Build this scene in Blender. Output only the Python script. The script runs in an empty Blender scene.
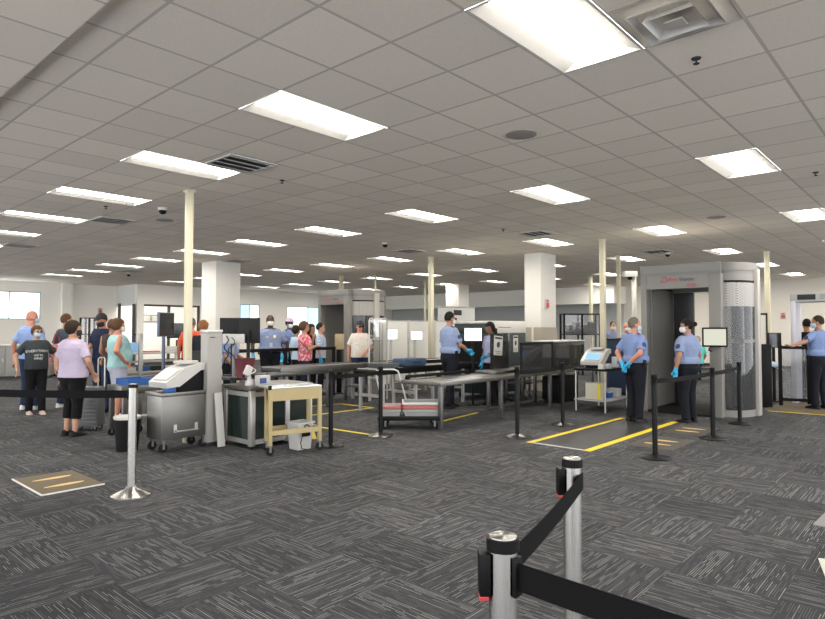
import bpy, bmesh, math, random
from math import pi, sin, cos, radians as R, atan2, sqrt
from mathutils import Vector, Matrix, Euler, noise
from mathutils.bvhtree import BVHTree
random.seed(7)
S = bpy.context.scene
COL = S.collection
# ------------------------------------------------------------------ camera model
FPX, YAW, CAMH, CEIL = 606.73, 0.73242, 1.55, 3.45
PITCH = math.atan((328.5-309.5)/FPX)
def place(px, depth):
    """floor position seen in picture column px at the given depth in front of the camera"""
    a = (px-412.5)/FPX*depth
    return Vector((cos(YAW)*depth+sin(YAW)*a, sin(YAW)*depth-cos(YAW)*a, 0))
cam_d = bpy.data.cameras.new('camera'); cam_d.sensor_width = 36; cam_d.lens = FPX*36/825
cam = bpy.data.objects.new('camera', cam_d); COL.objects.link(cam)
cam.location = (0, 0, CAMH); cam.rotation_euler = (pi/2+PITCH, 0, YAW-pi/2)
cam_d.clip_end = 200
S.camera = cam
# ------------------------------------------------------------------ materials
class NT:
    def __init__(s, name):
        s.m = bpy.data.materials.new(name); s.m.use_nodes = True
        s.t = s.m.node_tree; s.b = s.t.nodes['Principled BSDF']
    def n(s, typ, **kw):
        x = s.t.nodes.new(typ)
        for k, v in kw.items(): setattr(x, k, v)
        return x
    def link(s, a, b): s.t.links.new(a, b)
    def put(s, sock, v):
        if isinstance(v, (int, float)): sock.default_value = v
        elif isinstance(v, (tuple, list)): sock.default_value = v
        else: s.link(v, sock)
    def mt(s, op, a, b=0.0, c=None):
        x = s.n('ShaderNodeMath', operation=op); s.put(x.inputs[0], a); s.put(x.inputs[1], b)
        if c is not None: s.put(x.inputs[2], c)
        return x.outputs[0]
    def mix(s, f, a, b):
        x = s.n('ShaderNodeMix', data_type='RGBA'); s.put(x.inputs[0], f)
        s.put(x.inputs[6], a); s.put(x.inputs[7], b); return x.outputs[2]
    def coord(s, which='Object'):
        return s.n('ShaderNodeTexCoord').outputs[which]
    def noise(s, vec, scale, detail=2.0, rough=.5):
        x = s.n('ShaderNodeTexNoise'); s.link(vec, x.inputs['Vector']); x.inputs['Scale'].default_value = scale
        x.inputs['Detail'].default_value = detail; x.inputs['Roughness'].default_value = rough; return x.outputs['Fac']
    def bump(s, h, strength=.2, dist=.01):
        x = s.n('ShaderNodeBump'); x.inputs['Strength'].default_value = strength; x.inputs['Distance'].default_value = dist
        s.link(h, x.inputs['Height']); s.link(x.outputs[0], s.b.inputs['Normal'])
def c4(c): return (c[0], c[1], c[2], 1)
MATS = {}
def mat(name, col, rough=.5, metal=0., var=.0, scale=8., bump=0., bscale=60., spec=.5, trans=0., alpha=1., emit=None, es=0., coat=0.):
    if name in MATS: return MATS[name]
    N = NT(name); b = N.b
    b.inputs['Base Color'].default_value = c4(col); b.inputs['Roughness'].default_value = rough
    b.inputs['Metallic'].default_value = metal; b.inputs['Specular IOR Level'].default_value = spec
    b.inputs['Transmission Weight'].default_value = trans; b.inputs['Alpha'].default_value = alpha
    b.inputs['Coat Weight'].default_value = coat
    if emit: b.inputs['Emission Color'].default_value = c4(emit); b.inputs['Emission Strength'].default_value = es
    oc = None
    if var > 0:
        oc = N.coord(); f = N.noise(oc, scale, 3)
        lo = tuple(max(0, x*(1-var)) for x in col); hi = tuple(min(1, x*(1+var)) for x in col)
        N.link(N.mix(f, c4(lo), c4(hi)), b.inputs['Base Color'])
    if bump > 0:
        oc = oc or N.coord(); N.bump(N.noise(oc, bscale, 2), bump, .01)
    MATS[name] = N.m; return N.m
def cloth(name, col, kind=None, col2=None):
    if name in MATS: return MATS[name]
    N = NT(name); b = N.b; oc = N.coord()
    b.inputs['Roughness'].default_value = .85; b.inputs['Specular IOR Level'].default_value = .2
    f = N.noise(oc, 5, 3)
    base = N.mix(f, c4([x*.85 for x in col]), c4([min(1, x*1.12) for x in col]))
    if kind == 'blotch':
        g = N.noise(oc, 16, 3, .6); r = N.n('ShaderNodeValToRGB'); N.link(g, r.inputs[0])
        r.color_ramp.elements[0].position = .5; r.color_ramp.elements[1].position = .58
        base = N.mix(r.outputs[0], base, c4(col2))
    elif kind == 'check':
        sx = N.n('ShaderNodeSeparateXYZ'); N.link(oc, sx.inputs[0])
        q = N.mt('MULTIPLY', N.mt('SINE', N.mt('MULTIPLY', sx.outputs[1], 130)), N.mt('SINE', N.mt('MULTIPLY', sx.outputs[2], 130)))
        base = N.mix(N.mt('GREATER_THAN', q, .15), base, c4(col2))
    elif kind == 'ikat':
        v = N.n('ShaderNodeTexVoronoi'); N.link(oc, v.inputs['Vector']); v.inputs['Scale'].default_value = 9
        base = N.mix(N.mt('GREATER_THAN', N.mt('SINE', N.mt('MULTIPLY', v.outputs['Distance'], 30)), .35), base, c4(col2))
    N.link(base, b.inputs['Base Color'])
    N.bump(N.noise(oc, 14, 3, .6), .55, .03)
    MATS[name] = N.m; return N.m
def steel(name, col=(.20, .193, .18), rough=.4):
    if name in MATS: return MATS[name]
    N = NT(name); b = N.b; oc = N.coord()
    mp = N.n('ShaderNodeMapping'); N.link(oc, mp.inputs[0]); mp.inputs['Scale'].default_value = (2, 2, 120)
    f = N.noise(mp.outputs[0], 4, 2)
    b.inputs['Metallic'].default_value = 1
    N.link(N.mix(f, c4([x*.85 for x in col]), c4([min(1, x*1.1) for x in col])), b.inputs['Base Color'])
    N.link(N.mt('ADD', N.mt('MULTIPLY', f, .2), rough-.1), b.inputs['Roughness'])
    MATS[name] = N.m; return N.m
def glass(name, col=(1, 1, 1), alpha=.05, rough=.03):
    """thin pane: mostly transparent, glossy on top"""
    if name in MATS: return MATS[name]
    N = NT(name); t = N.t; out = t.nodes['Material Output']
    tr = N.n('ShaderNodeBsdfTransparent'); tr.inputs[0].default_value = c4(col)
    gl = N.n('ShaderNodeBsdfGlossy'); gl.inputs['Roughness'].default_value = rough
    df = N.n('ShaderNodeBsdfDiffuse'); df.inputs[0].default_value = (.8, .82, .82, 1)
    m1 = N.n('ShaderNodeMixShader'); m1.inputs[0].default_value = alpha
    N.link(tr.outputs[0], m1.inputs[1]); N.link(df.outputs[0], m1.inputs[2])
    fr = N.n('ShaderNodeFresnel'); fr.inputs[0].default_value = 1.35
    m2 = N.n('ShaderNodeMixShader'); N.link(fr.outputs[0], m2.inputs[0])
    N.link(m1.outputs[0], m2.inputs[1]); N.link(gl.outputs[0], m2.inputs[2]); N.link(m2.outputs[0], out.inputs[0])
    MATS[name] = N.m; return N.m
def emis(name, col, s):
    if name in MATS: return MATS[name]
    N = NT(name); t = N.t
    e = N.n('ShaderNodeEmission'); e.inputs[0].default_value = c4(col); e.inputs[1].default_value = s
    N.link(e.outputs[0], t.nodes['Material Output'].inputs[0]); MATS[name] = N.m; return N.m
def carpet():
    N = NT('carpet'); b = N.b; sx = N.n('ShaderNodeSeparateXYZ'); N.link(N.coord('Object'), sx.inputs[0])
    T = .61
    u = N.mt('DIVIDE', N.mt('SUBTRACT', sx.outputs[0], 4.02), T); v = N.mt('DIVIDE', N.mt('SUBTRACT', sx.outputs[1], 1.40), T)
    iu, iv = N.mt('FLOOR', u), N.mt('FLOOR', v)
    par = N.mt('FLOORED_MODULO', N.mt('ADD', iu, iv), 2.0)           # tiles turned a quarter each
    # dashes run along X when par==1
    al = N.mt('ADD', N.mt('MULTIPLY', sx.outputs[0], par), N.mt('MULTIPLY', sx.outputs[1], N.mt('SUBTRACT', 1.0, par)))
    ac = N.mt('ADD', N.mt('MULTIPLY', sx.outputs[1], par), N.mt('MULTIPLY', sx.outputs[0], N.mt('SUBTRACT', 1.0, par)))
    row = N.mt('FLOOR', N.mt('DIVIDE', ac, .0132)); fr = N.mt('FRACT', N.mt('DIVIDE', ac, .0132))
    def wn(a, bb):
        w = N.n('ShaderNodeTexWhiteNoise', noise_dimensions='2D'); cx = N.n('ShaderNodeCombineXYZ')
        N.put(cx.inputs[0], a); N.put(cx.inputs[1], bb); N.link(cx.outputs[0], w.inputs['Vector']); return w.outputs['Value']
    tid = N.mt('ADD', N.mt('MULTIPLY', iu, 7.13), N.mt('MULTIPLY', iv, 3.37))
    r1 = wn(row, tid)
    seg = N.mt('FLOOR', N.mt('ADD', N.mt('DIVIDE', al, .085), N.mt('MULTIPLY', r1, 9.0)))
    r2 = wn(row, N.mt('ADD', seg, tid))
    strong = N.mt('GREATER_THAN', r1, .55)
    dash = N.mt('MULTIPLY', strong, N.mt('GREATER_THAN', r2, .28))
    faint = N.mt('MULTIPLY', N.mt('GREATER_THAN', r2, .4), .2)
    amt = N.mt('MAXIMUM', N.mt('MULTIPLY', dash, N.mt('ADD', .25, N.mt('MULTIPLY', r2, .75))), faint)
    amt = N.mt('MULTIPLY', amt, N.mt('LESS_THAN', N.mt('ABSOLUTE', N.mt('SUBTRACT', fr, .5)), .15))
    tone = N.mt('ADD', .8, N.mt('MULTIPLY', wn(iu, iv), .4))
    dirt = N.mt('ADD', .85, N.mt('MULTIPLY', N.noise(N.coord('Object'), .5, 3), .3))
    fine = N.mt('ADD', .6, N.mt('MULTIPLY', N.noise(N.coord('Object'), 220, 2), .8))
    col = N.mix(amt, (.0405, .042, .0475, 1), (.29, .288, .28, 1))
    mul = N.n('ShaderNodeVectorMath', operation='SCALE'); N.link(col, mul.inputs[0])
    N.link(N.mt('MULTIPLY', N.mt('MULTIPLY', tone, dirt), fine), mul.inputs[3])
    N.link(mul.outputs[0], b.inputs['Base Color'])
    b.inputs['Roughness'].default_value = .9; b.inputs['Specular IOR Level'].default_value = .15
    N.bump(N.mt('ADD', amt, N.noise(N.coord('Object'), 300, 2)), .4, .004)
    return N.m
def tilemat(ox, oy):
    N = NT('ceiling_tile'); b = N.b; oc = N.coord('Object'); sx = N.n('ShaderNodeSeparateXYZ'); N.link(oc, sx.inputs[0])
    T = .61
    def edge(o, off):
        f = N.mt('FRACT', N.mt('DIVIDE', N.mt('SUBTRACT', o, off), T))
        return N.mt('MINIMUM', f, N.mt('SUBTRACT', 1.0, f))
    d = N.mt('MINIMUM', edge(sx.outputs[0], ox), edge(sx.outputs[1], oy))
    grid = N.mt('LESS_THAN', d, .013)
    shadow = N.mt('LESS_THAN', d, .018)
    iu = N.mt('FLOOR', N.mt('DIVIDE', N.mt('SUBTRACT', sx.outputs[0], ox), T)); iv = N.mt('FLOOR', N.mt('DIVIDE', N.mt('SUBTRACT', sx.outputs[1], oy), T))
    w = N.n('ShaderNodeTexWhiteNoise', noise_dimensions='2D'); cx = N.n('ShaderNodeCombineXYZ')
    N.link(iu, cx.inputs[0]); N.link(iv, cx.inputs[1]); N.link(cx.outputs[0], w.inputs['Vector'])
    tone = N.mt('ADD', .94, N.mt('MULTIPLY', w.outputs['Value'], .1))
    sp = N.noise(oc, 110, 2, .7)
    tone = N.mt('MULTIPLY', tone, N.mt('ADD', .86, N.mt('MULTIPLY', sp, .28)))
    tl = N.n('ShaderNodeVectorMath', operation='SCALE'); tl.inputs[0].default_value = (.86, .79, .695); N.link(tone, tl.inputs[3])
    c1 = N.mix(shadow, tl.outputs[0], (.52, .475, .415, 1))
    c2 = N.mix(grid, c1, (.58, .535, .47, 1))
    N.link(c2, b.inputs['Base Color']); b.inputs['Roughness'].default_value = .9; b.inputs['Specular IOR Level'].default_value = .1
    N.bump(N.mt('ADD', N.mt('MULTIPLY', N.mt('SUBTRACT', 1.0, shadow), .6), N.mt('MULTIPLY', sp, .35)), .5, .006)
    return N.m
# ------------------------------------------------------------------ mesh builder
class MB:
    """collects shapes; build() links them as ONE mesh object"""
    def __init__(s): s.bm = bmesh.new(); s.mi = 0
    def _tag(s, faces):
        for f in faces: f.material_index = s.mi
    def box(s, c, d, bev=0., rz=0., rx=0., ry=0.):
        g = bmesh.ops.create_cube(s.bm, size=1)
        M = Matrix.Translation(c) @ Euler((rx, ry, rz)).to_matrix().to_4x4() @ Matrix.Diagonal((d[0], d[1], d[2], 1))
        bmesh.ops.transform(s.bm, matrix=M, verts=g['verts'])
        fs = {f for v in g['verts'] for f in v.link_faces}; s._tag(fs)
        if bev > 0:
            es = list({e for v in g['verts'] for e in v.link_edges})
            r = bmesh.ops.bevel(s.bm, geom=es, offset=min(bev, min(d)*.45), segments=2, affect='EDGES', profile=.6)
            s._tag(r['faces'])
        return s
    def bx(s, x0, x1, y0, y1, z0, z1, bev=0.):
        return s.box(((x0+x1)/2, (y0+y1)/2, (z0+z1)/2), (abs(x1-x0), abs(y1-y0), abs(z1-z0)), bev)
    def loft(s, rings, closed=True, cap=True):
        vs = [[s.bm.verts.new(p) for p in r] for r in rings]; n = len(rings[0]); fs = []
        for a, b in zip(vs, vs[1:]):
            for i in range(n if closed else n-1):
                j = (i+1) % n; fs.append(s.bm.faces.new((a[i], a[j], b[j], b[i])))
        if cap and closed:
            fs.append(s.bm.faces.new(list(reversed(vs[0])))); fs.append(s.bm.faces.new(vs[-1]))
        s._tag(fs); return s
    def cyl(s, p0, p1, r0, r1=None, n=16):
        r1 = r0 if r1 is None else r1; p0, p1 = Vector(p0), Vector(p1); d = (p1-p0).normalized()
        a = d.orthogonal().normalized(); b = d.cross(a)
        ring = lambda p, r: [p+(a*cos(2*pi*i/n)+b*sin(2*pi*i/n))*r for i in range(n)]
        return s.loft([ring(p0, r0), ring(p1, r1)])
    def lathe(s, c, prof, n=24):
        c = Vector(c); return s.loft([[c+Vector((r*cos(2*pi*i/n), r*sin(2*pi*i/n), z)) for i in range(n)] for r, z in prof])
    def tube(s, pts, r, n=8):
        pts = [Vector(p) for p in pts]; rings = []; ref = None
        for i, p in enumerate(pts):
            d = (pts[min(i+1, len(pts)-1)]-pts[max(i-1, 0)]).normalized()
            if ref is None: ref = d.orthogonal().normalized()
            ref = (ref-d*ref.dot(d)).normalized(); b = d.cross(ref)
            rings.append([p+(ref*cos(2*pi*k/n)+b*sin(2*pi*k/n))*r for k in range(n)])
        return s.loft(rings)
    def prism(s, poly, z0, z1):
        return s.loft([[Vector((x, y, z0)) for x, y in poly], [Vector((x, y, z1)) for x, y in poly]])
    def side(s, poly, y0, y1):     # polygon in the XZ plane, extruded along Y
        return s.loft([[Vector((x, y0, z)) for x, z in poly], [Vector((x, y1, z)) for x, z in poly]])
    def ball(s, c, r, sub=2, mtx=None):
        g = bmesh.ops.create_icosphere(s.bm, subdivisions=sub, radius=1)
        r = (r, r, r) if isinstance(r, (int, float)) else r
        M = Matrix.Translation(c) @ Matrix.Diagonal((r[0], r[1], r[2], 1))
        if mtx is not None: M = mtx @ M
        bmesh.ops.transform(s.bm, matrix=M, verts=g['verts']); s._tag({f for v in g['verts'] for f in v.link_faces}); return s
    def mesh(s, name, mats, ang=40):
        bmesh.ops.recalc_face_normals(s.bm, faces=s.bm.faces[:])
        me = bpy.data.meshes.new(name); s.bm.to_mesh(me); s.bm.free()
        for m in (mats if isinstance(mats, (list, tuple)) else [mats]): me.materials.append(m)
        for p in me.polygons: p.use_smooth = True
        me.set_sharp_from_angle(angle=R(ang)); return me
    def build(s, name, mats, parent=None, loc=None, rotz=0., ang=40):
        o = bpy.data.objects.new(name, s.mesh(name, mats, ang)); COL.objects.link(o)
        if parent is not None: o.parent = parent
        if loc is not None: o.location = loc
        o.rotation_euler.z = rotz
        return o
def tag(o, label=None, cat=None, group=None, kind=None):
    for k, v in (('label', label), ('category', cat), ('group', group), ('kind', kind)):
        if v: o[k] = v
    return o
def thing(name, label, cat, loc=(0, 0, 0), rotz=0., group=None):
    o = bpy.data.objects.new(name, None); COL.objects.link(o); o.empty_display_size = .1
    o.location = loc; o.rotation_euler = (0, 0, rotz); return tag(o, label, cat, group)
def copy_tree(o, parent=None):
    c = o.copy(); COL.objects.link(c); c.parent = parent
    for ch in list(o.children): copy_tree(ch, c)
    return c
def dup(root, loc, rotz=0., label=None, group=None):
    c = copy_tree(root); c.location = loc; c.rotation_euler = (0, 0, rotz)
    if label: c['label'] = label
    if group: c['group'] = group
    return c
def text_mesh(txt, size, m, name='lettering', thick=.0015, align='CENTER', spacing=1.0):
    cu = bpy.data.curves.new('t', 'FONT'); cu.body = txt; cu.size = size; cu.extrude = thick; cu.align_x = align; cu.space_character = spacing
    o = bpy.data.objects.new('t', cu); COL.objects.link(o); bpy.context.view_layer.update()
    me = bpy.data.meshes.new_from_object(o.evaluated_get(bpy.context.evaluated_depsgraph_get()))
    bpy.data.objects.remove(o); bpy.data.curves.remove(cu)
    me.name = name; me.materials.clear(); me.materials.append(m); return me
def text_obj(txt, size, m, parent, mtx, name='lettering', **kw):
    o = bpy.data.objects.new(name, text_mesh(txt, size, m, name, **kw)); COL.objects.link(o)
    o.parent = parent; o.matrix_local = mtx; return o
# common materials
BLACK = mat('black_plastic', (.005, .005, .0055), .45, spec=.15)
BLKMET = mat('black_metal', (.005, .005, .0055), .4, 0., spec=.2)
DARK = mat('dark_grey', (.025, .026, .028), .5, var=.1, spec=.3)
WHITE = mat('white_plastic', (.47, .46, .44), .4, var=.03)
PAINT = mat('white_paint', (.64, .62, .575), .6, var=.02)
CREAM = mat('cream_paint', (.56, .52, .38), .45, var=.03)
STEEL = steel('brushed_steel')
DSTEEL = steel('dull_steel', (.22, .215, .21), .42)
CHROME = mat('chrome', (.42, .41, .39), .27, 1.)
_n = CHROME.node_tree; _b = _n.nodes['Principled BSDF']; _t = _n.nodes.new('ShaderNodeTangent'); _t.direction_type = 'RADIAL'; _t.axis = 'Z'
_b.inputs['Anisotropic'].default_value = .93; _b.inputs['Anisotropic Rotation'].default_value = 0.25; _n.links.new(_t.outputs[0], _b.inputs['Tangent'])
ALU = mat('aluminium', (.50, .49, .465), .4, .8)
GREYP = mat('grey_panel', (.40, .39, .37), .5, var=.04)
GLASS = glass('clear_glass')
SMOKE = glass('smoked_glass', (.22, .23, .24), .04)
RUBBER = mat('rubber', (.012, .012, .012), .8, spec=.2)
RED = mat('red_plastic', (.55, .04, .04), .4)
BLUE = mat('blue_plastic', (.02, .10, .34), .45)
TAN = mat('tan_metal', (.38, .30, .145), .5, var=.06)
PAPER = mat('paper', (.55, .54, .51), .8)
INK = mat('ink', (.03, .03, .032), .8)
YEL = mat('yellow_tape', (.66, .50, .01), .6, var=.08, scale=20)
# ================================================================== THE SETTING
FX0, FY0, SX, SY = 3.467, 1.849, 4.268, 2.44
OX, OY = FX0-.61, FY0-.305
def struct(name, mb, m, ang=40): return tag(mb.build(name, m, ang=ang), kind='structure')
m = MB(); m.bx(-6, 31, -8, 31, -.1, 0); struct('floor', m, carpet())
# fixtures on the ceiling lattice (column i along X, row j along Y)
lat = [(i, j) for i in range(0, 6) for j in range(-1, 11)]
FIX = []
def fixture_ok(i, j):
    x, y = FX0+i*SX, FY0+j*SY
    return x < 26 and (y < 25.5) and not (i == 5 and j > 4)
for i, j in lat:
    if fixture_ok(i, j): FIX.append((FX0+i*SX, FY0+j*SY))
holes = set()
for x, y in FIX:
    cx, cy = round((x-OX)/.61-1), round((y-OY)/.61-.5)
    holes.add((cx, cy)); holes.add((cx+1, cy))
bm = bmesh.new(); vv = {}
def gv(a, b):
    if (a, b) not in vv: vv[(a, b)] = bm.verts.new((OX+a*.61, OY+b*.61, CEIL))
    return vv[(a, b)]
XS = 1.37
for a in range(-3, 46):
    for b in range(-14, 48):
        if (a, b) in holes: continue
        if OX+(a+1)*.61 < 1.2 or OX+a*.61 > 30 or OY+b*.61 > 30.4: continue
        bm.faces.new((gv(a, b), gv(a, b+1), gv(a+1, b+1), gv(a+1, b)))
me = bpy.data.meshes.new('ceiling'); bm.to_mesh(me); bm.free(); me.materials.append(tilemat(OX, OY))
o = bpy.data.objects.new('ceiling', me); COL.objects.link(o); tag(o, kind='structure')
# lower ceiling strip along the left
mb = MB(); mb.bx(-6, XS, -8, 28.2, 3.41, 3.46); struct('ceiling_soffit', mb, tilemat(XS+.02, OY+.22))
WALL = mat('wall_paint', (.66, .625, .56), .7, var=.03, scale=1.5)
WALLL = mat('wall_paint_light', (.88, .85, .79), .7, var=.02, scale=1.5)
BRIGHT = mat('office_paint', (.93, .93, .91), .7)
WALLB = mat('wall_paint_cool', (.72, .73, .72), .7, var=.03, scale=1.5)
# far left wall with daylight windows (openings modelled as gaps between wall pieces)
YW = 28.2
def wall_x(name, y, x0, x1, openings, z1=CEIL, t=.2, m=WALL):
    """wall along X at Y=y with rectangular openings (xa, xb, za, zb)"""
    mb = MB(); xs = x0
    for xa, xb, za, zb in sorted(openings):
        if xa > xs: mb.bx(xs, xa, y, y+t, 0, z1)
        if za > 0: mb.bx(xa, xb, y, y+t, 0, za)
        if zb < z1: mb.bx(xa, xb, y, y+t, zb, z1)
        xs = xb
    if xs < x1: mb.bx(xs, x1, y, y+t, 0, z1)
    return struct(name, mb, m)
DAY = emis('daylight', (.93, .98, 1.0), 3.2)
DAYT = emis('daylight_teal', (.45, .85, .88), 1.35)
DAYB = emis('daylight_blue', (.40, .68, .95), 1.35)
FRAMEW = mat('window_frame_teal', (.42, .55, .54), .4)
FRAMED = mat('mullion_dark', (.05, .05, .05), .4)
wn = 0
def window(x0, x1, z0, z1, y, panes, mats, fm, name=None):
    global wn; wn += 1
    root = MB(); w = .05
    root.bx(x0, x1, y+.02, y+.1, z0, z0+w); root.bx(x0, x1, y+.02, y+.1, z1-w, z1)
    for k in range(panes+1):
        xx = x0+(x1-x0-w)*k/panes; root.bx(xx, xx+w, y+.02, y+.1, z0+w, z1-w)
    fr = struct('window_%d' % wn, root, fm)
    for k in range(panes):
        a = x0+(x1-x0-w)*k/panes+w; b = x0+(x1-x0-w)*(k+1)/panes
        g = MB(); g.bx(a, b, y+.06, y+.07, z0+w, z1-w); g.build('pane', mats[k % len(mats)], fr)
    return fr
def col_on(y, px):     # X where picture column px meets the plane Y=y
    v = place(px, 1.); return v.x/v.y*y
WZ0, WZ1 = 1.92, 3.05
ops = [(col_on(YW, -60), col_on(YW, 40.5), WZ0, WZ1)]
wall_x('wall_left', YW, -6, 11.4, ops, m=WALLL)
window(ops[0][0], ops[0][1], WZ0, WZ1, YW, 3, [DAY], FRAMEW)
mb = MB(); mb.bx(col_on(27.95, 62), col_on(27.95, 73), 27.95, 28.2, 0, CEIL); struct('trim_1', mb, WALLL)
# the wall steps forward to Y = 26.1
YB = 26.1
mb = MB(); mb.bx(11.4, 11.55, YB+.2, YW+.2, 2.55, CEIL); struct('wall_return', mb, WALLB)
XB1 = 25.9
sf = (11.7, col_on(YB, 200), 0, 2.6)
wb = [sf, (col_on(YB, 240), col_on(YB, 259.5), 1.0, 2.75), (col_on(YB, 287), col_on(YB, 328), 1.0, 2.72)]
wall_x('wall_back', YB, 11.4, 28.0, wb, m=WALLL)
window(*wb[1][:2], 1.0, 2.75, YB, 2, [DAYB, DAY], FRAMEW)
window(*wb[2][:2], 1.0, 2.72, YB, 2, [emis('daylight_soft', (.95, .98, 1), 1.6), DAYT], FRAMEW)
# storefront partition: dark mullions and glass, a bright office behind
mb = MB()
for px in (120, 134.5, 169.5, 199):
    xx = col_on(YB, px); mb.bx(xx-.05, xx+.05, YB+.03, YB+.12, 0, 2.6)
mb.bx(sf[0], sf[1], YB+.03, YB+.12, 2.52, 2.6); mb.bx(sf[0], sf[1], YB+.03, YB+.12, 0, .1)
mb.bx(sf[0], col_on(YB, 134.5), YB+.03, YB+.12, 1.25, 1.32)
fr = struct('trim_2', mb, FRAMED)
g = MB(); g.bx(sf[0], sf[1], YB+.07, YB+.08, .1, 2.52); g.build('pane', GLASS, fr)
mb = MB(); mb.bx(11.4, 17.0, 30.4, 30.6, 0, CEIL); struct('wall_office_back', mb, BRIGHT)
mb = MB(); mb.bx(11.4, 11.55, YW+.2, 30.4, 0, CEIL); struct('wall_office_left', mb, BRIGHT)
mb = MB(); mb.bx(17.0, 17.2, YB+.2, 30.6, 0, CEIL); struct('wall_office_right', mb, BRIGHT)
for k, px in enumerate((146, 156)):
    t = thing('picture_frame', ['grey framed print on the bright office wall, left of a pair', 'grey framed print on the bright office wall, right of a pair'][k], 'picture', (col_on(30.35, px), 30.37, 2.06), 0, 'framed prints in the office')
    f = MB(); f.bx(-.27, .27, -.02, .03, -.2, .2); f.build('frame', mat('frame_grey', (.25, .25, .25), .5), t)
    f = MB(); f.bx(-.2, .2, -.03, .0, -.13, .13); f.build('print', PAPER, t)
# right wall, bulkhead and recess
XR = 27.2
mb = MB(); mb.bx(XR, XR+.2, -8, 28, 0, CEIL); struct('wall_right', mb, WALL)
mb = MB(); mb.bx(XB1, XR, 11.3, YB, 2.68, CEIL); struct('trim_bulkhead', mb, WALLL)
mb = MB(); mb.bx(XR-.06, XR, 11.4, YB, 0, 2.68); struct('wall_recess', mb, mat('wall_grey', (.44, .45, .45), .7, var=.03))
mb = MB(); mb.bx(XR-.02, XR, -8, 11.3, 0, .1); struct('baseboard_right', mb, DARK)
mb = MB(); mb.bx(-6, 11.4, YW-.02, YW, 0, .1); struct('baseboard_left', mb, DARK)
# columns
def column(name, x0, y0, w, wains, wy=None):
    wy = wy or w; mb = MB(); mb.bx(x0, x0+w, y0, y0+wy, 0, CEIL, .01); c = struct(name, mb, PAINT)
    if wains:
        mb = MB(); mb.bx(x0-.012, x0+w+.012, y0-.012, y0+wy+.012, 0, 1.58); mb.build('wainscot', mat('wainscot', (.36, .32, .26), .6, var=.06, scale=30), c)
        mb = MB(); mb.bx(x0-.016, x0+.02, y0+wy/2-.03, y0+wy/2+.03, 0, 1.58); mb.build('corner_strip', PAINT, c)
    return c
def col_at(px, d, w, nm, wains=False):
    p = place(px, d); return column(nm, p.x, p.y, w, wains)
CORN = place(541, 15.1)
column('trim_column_1', CORN.x, CORN.y, .76, True, .47)
p = place(215.5, 16.9); column('trim_column_2', p.x, p.y, .78, False)
p = place(459, 26.0); column('trim_column_3', p.x, p.y, .72, False)
# ceiling fixtures
LENS = emis('lamp_lens', (1.0, .94, .84), 25.)
PAN = mat('lamp_pan', (.5, .485, .46), .6, spec=.1)
def make_fixture():
    t = thing('ceiling_light', 'x', 'light', (0, 0, CEIL))
    L, W, h = .61, .305, .038
    mb = MB()
    mb.loft([[(-L, -W, -.004), (L, -W, -.004), (L, W, -.004), (-L, W, -.004)], [(-L+.02, -W+.02, -.004), (L-.02, -W+.02, -.004), (L-.02, W-.02, -.004), (-L+.02, W-.02, -.004)]], cap=False)
    mb.build('frame', PAINT, t)
    mb = MB(); a, b = L-.02, W-.02
    mb.loft([[(-a, -b, -.004), (a, -b, -.004), (a, b, -.004), (-a, b, -.004)], [(-a+.02, -b+.1, h), (a-.02, -b+.1, h), (a-.02, b-.1, h), (-a+.02, b-.1, h)]], cap=False)
    mb.build('reflector', PAN, t)
    mb = MB(); pr = []
    for k in range(9):
        q = -1+2*k/8; pr.append((q*(b-.098), h-.014*(1-q*q*q*q)))
    mb.loft([[(-a+.025, y, z) for y, z in pr], [(a-.025, y, z) for y, z in pr]], closed=False)
    # end caps of the lens basket
    for sx in (-a+.025, a-.025): mb.bm.faces.new([mb.bm.verts.new((sx, y, z)) for y, z in pr])
    mb.build('lens', LENS, t)
    return t
def to_px(x, y, z):
    d = Vector((x, y, z-CAMH)); fw = Vector((cos(YAW), sin(YAW), 0)); rt = Vector((sin(YAW), -cos(YAW), 0))
    f2 = fw*cos(PITCH)+Vector((0, 0, sin(PITCH))); u2 = Vector((0, 0, cos(PITCH)))-fw*sin(PITCH)
    q = d.dot(f2)
    return (412.5+FPX*d.dot(rt)/q, 309.5-FPX*d.dot(u2)/q) if q > .1 else (None, None)
ORD = ['nearest', 'second', 'third', 'fourth', 'fifth', 'sixth', 'seventh', 'eighth', 'ninth', 'tenth', 'eleventh', 'twelfth']
LINE = {0: 'the row of lamps nearest the camera', 1: 'the second row of lamps back', 2: 'the third row of lamps back', 3: 'the fourth row of lamps back', 4: 'the fifth row of lamps back', 5: 'the farthest row of lamps'}
fx = make_fixture()
rows = {}
for x, y in FIX: rows.setdefault(round((x-FX0)/SX), []).append(y)
first = True
for i, ys in sorted(rows.items()):
    vis = []
    for y in sorted(ys):
        u, v = to_px(FX0+i*SX, y, CEIL)
        seen = u is not None and -12 < u < 837 and v > -10
        vis.append((y, seen))
    k = 0
    nv = sum(1 for a in vis if a[1])
    for y, seen in vis:
        if seen:
            k += 1
            lab = 'lit rectangular ceiling light, %s from the right in %s' % (ORD[k-1] if k > 1 else 'first', LINE[i])
        else: lab = 'lit rectangular ceiling light outside the right or left edge of the view'
        if first: o = fx; first = False; o.location = (FX0+i*SX, y, CEIL); o['label'] = lab; o['group'] = 'ceiling lights'
        else: o = dup(fx, (FX0+i*SX, y, CEIL), 0, lab, 'ceiling lights')
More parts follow.
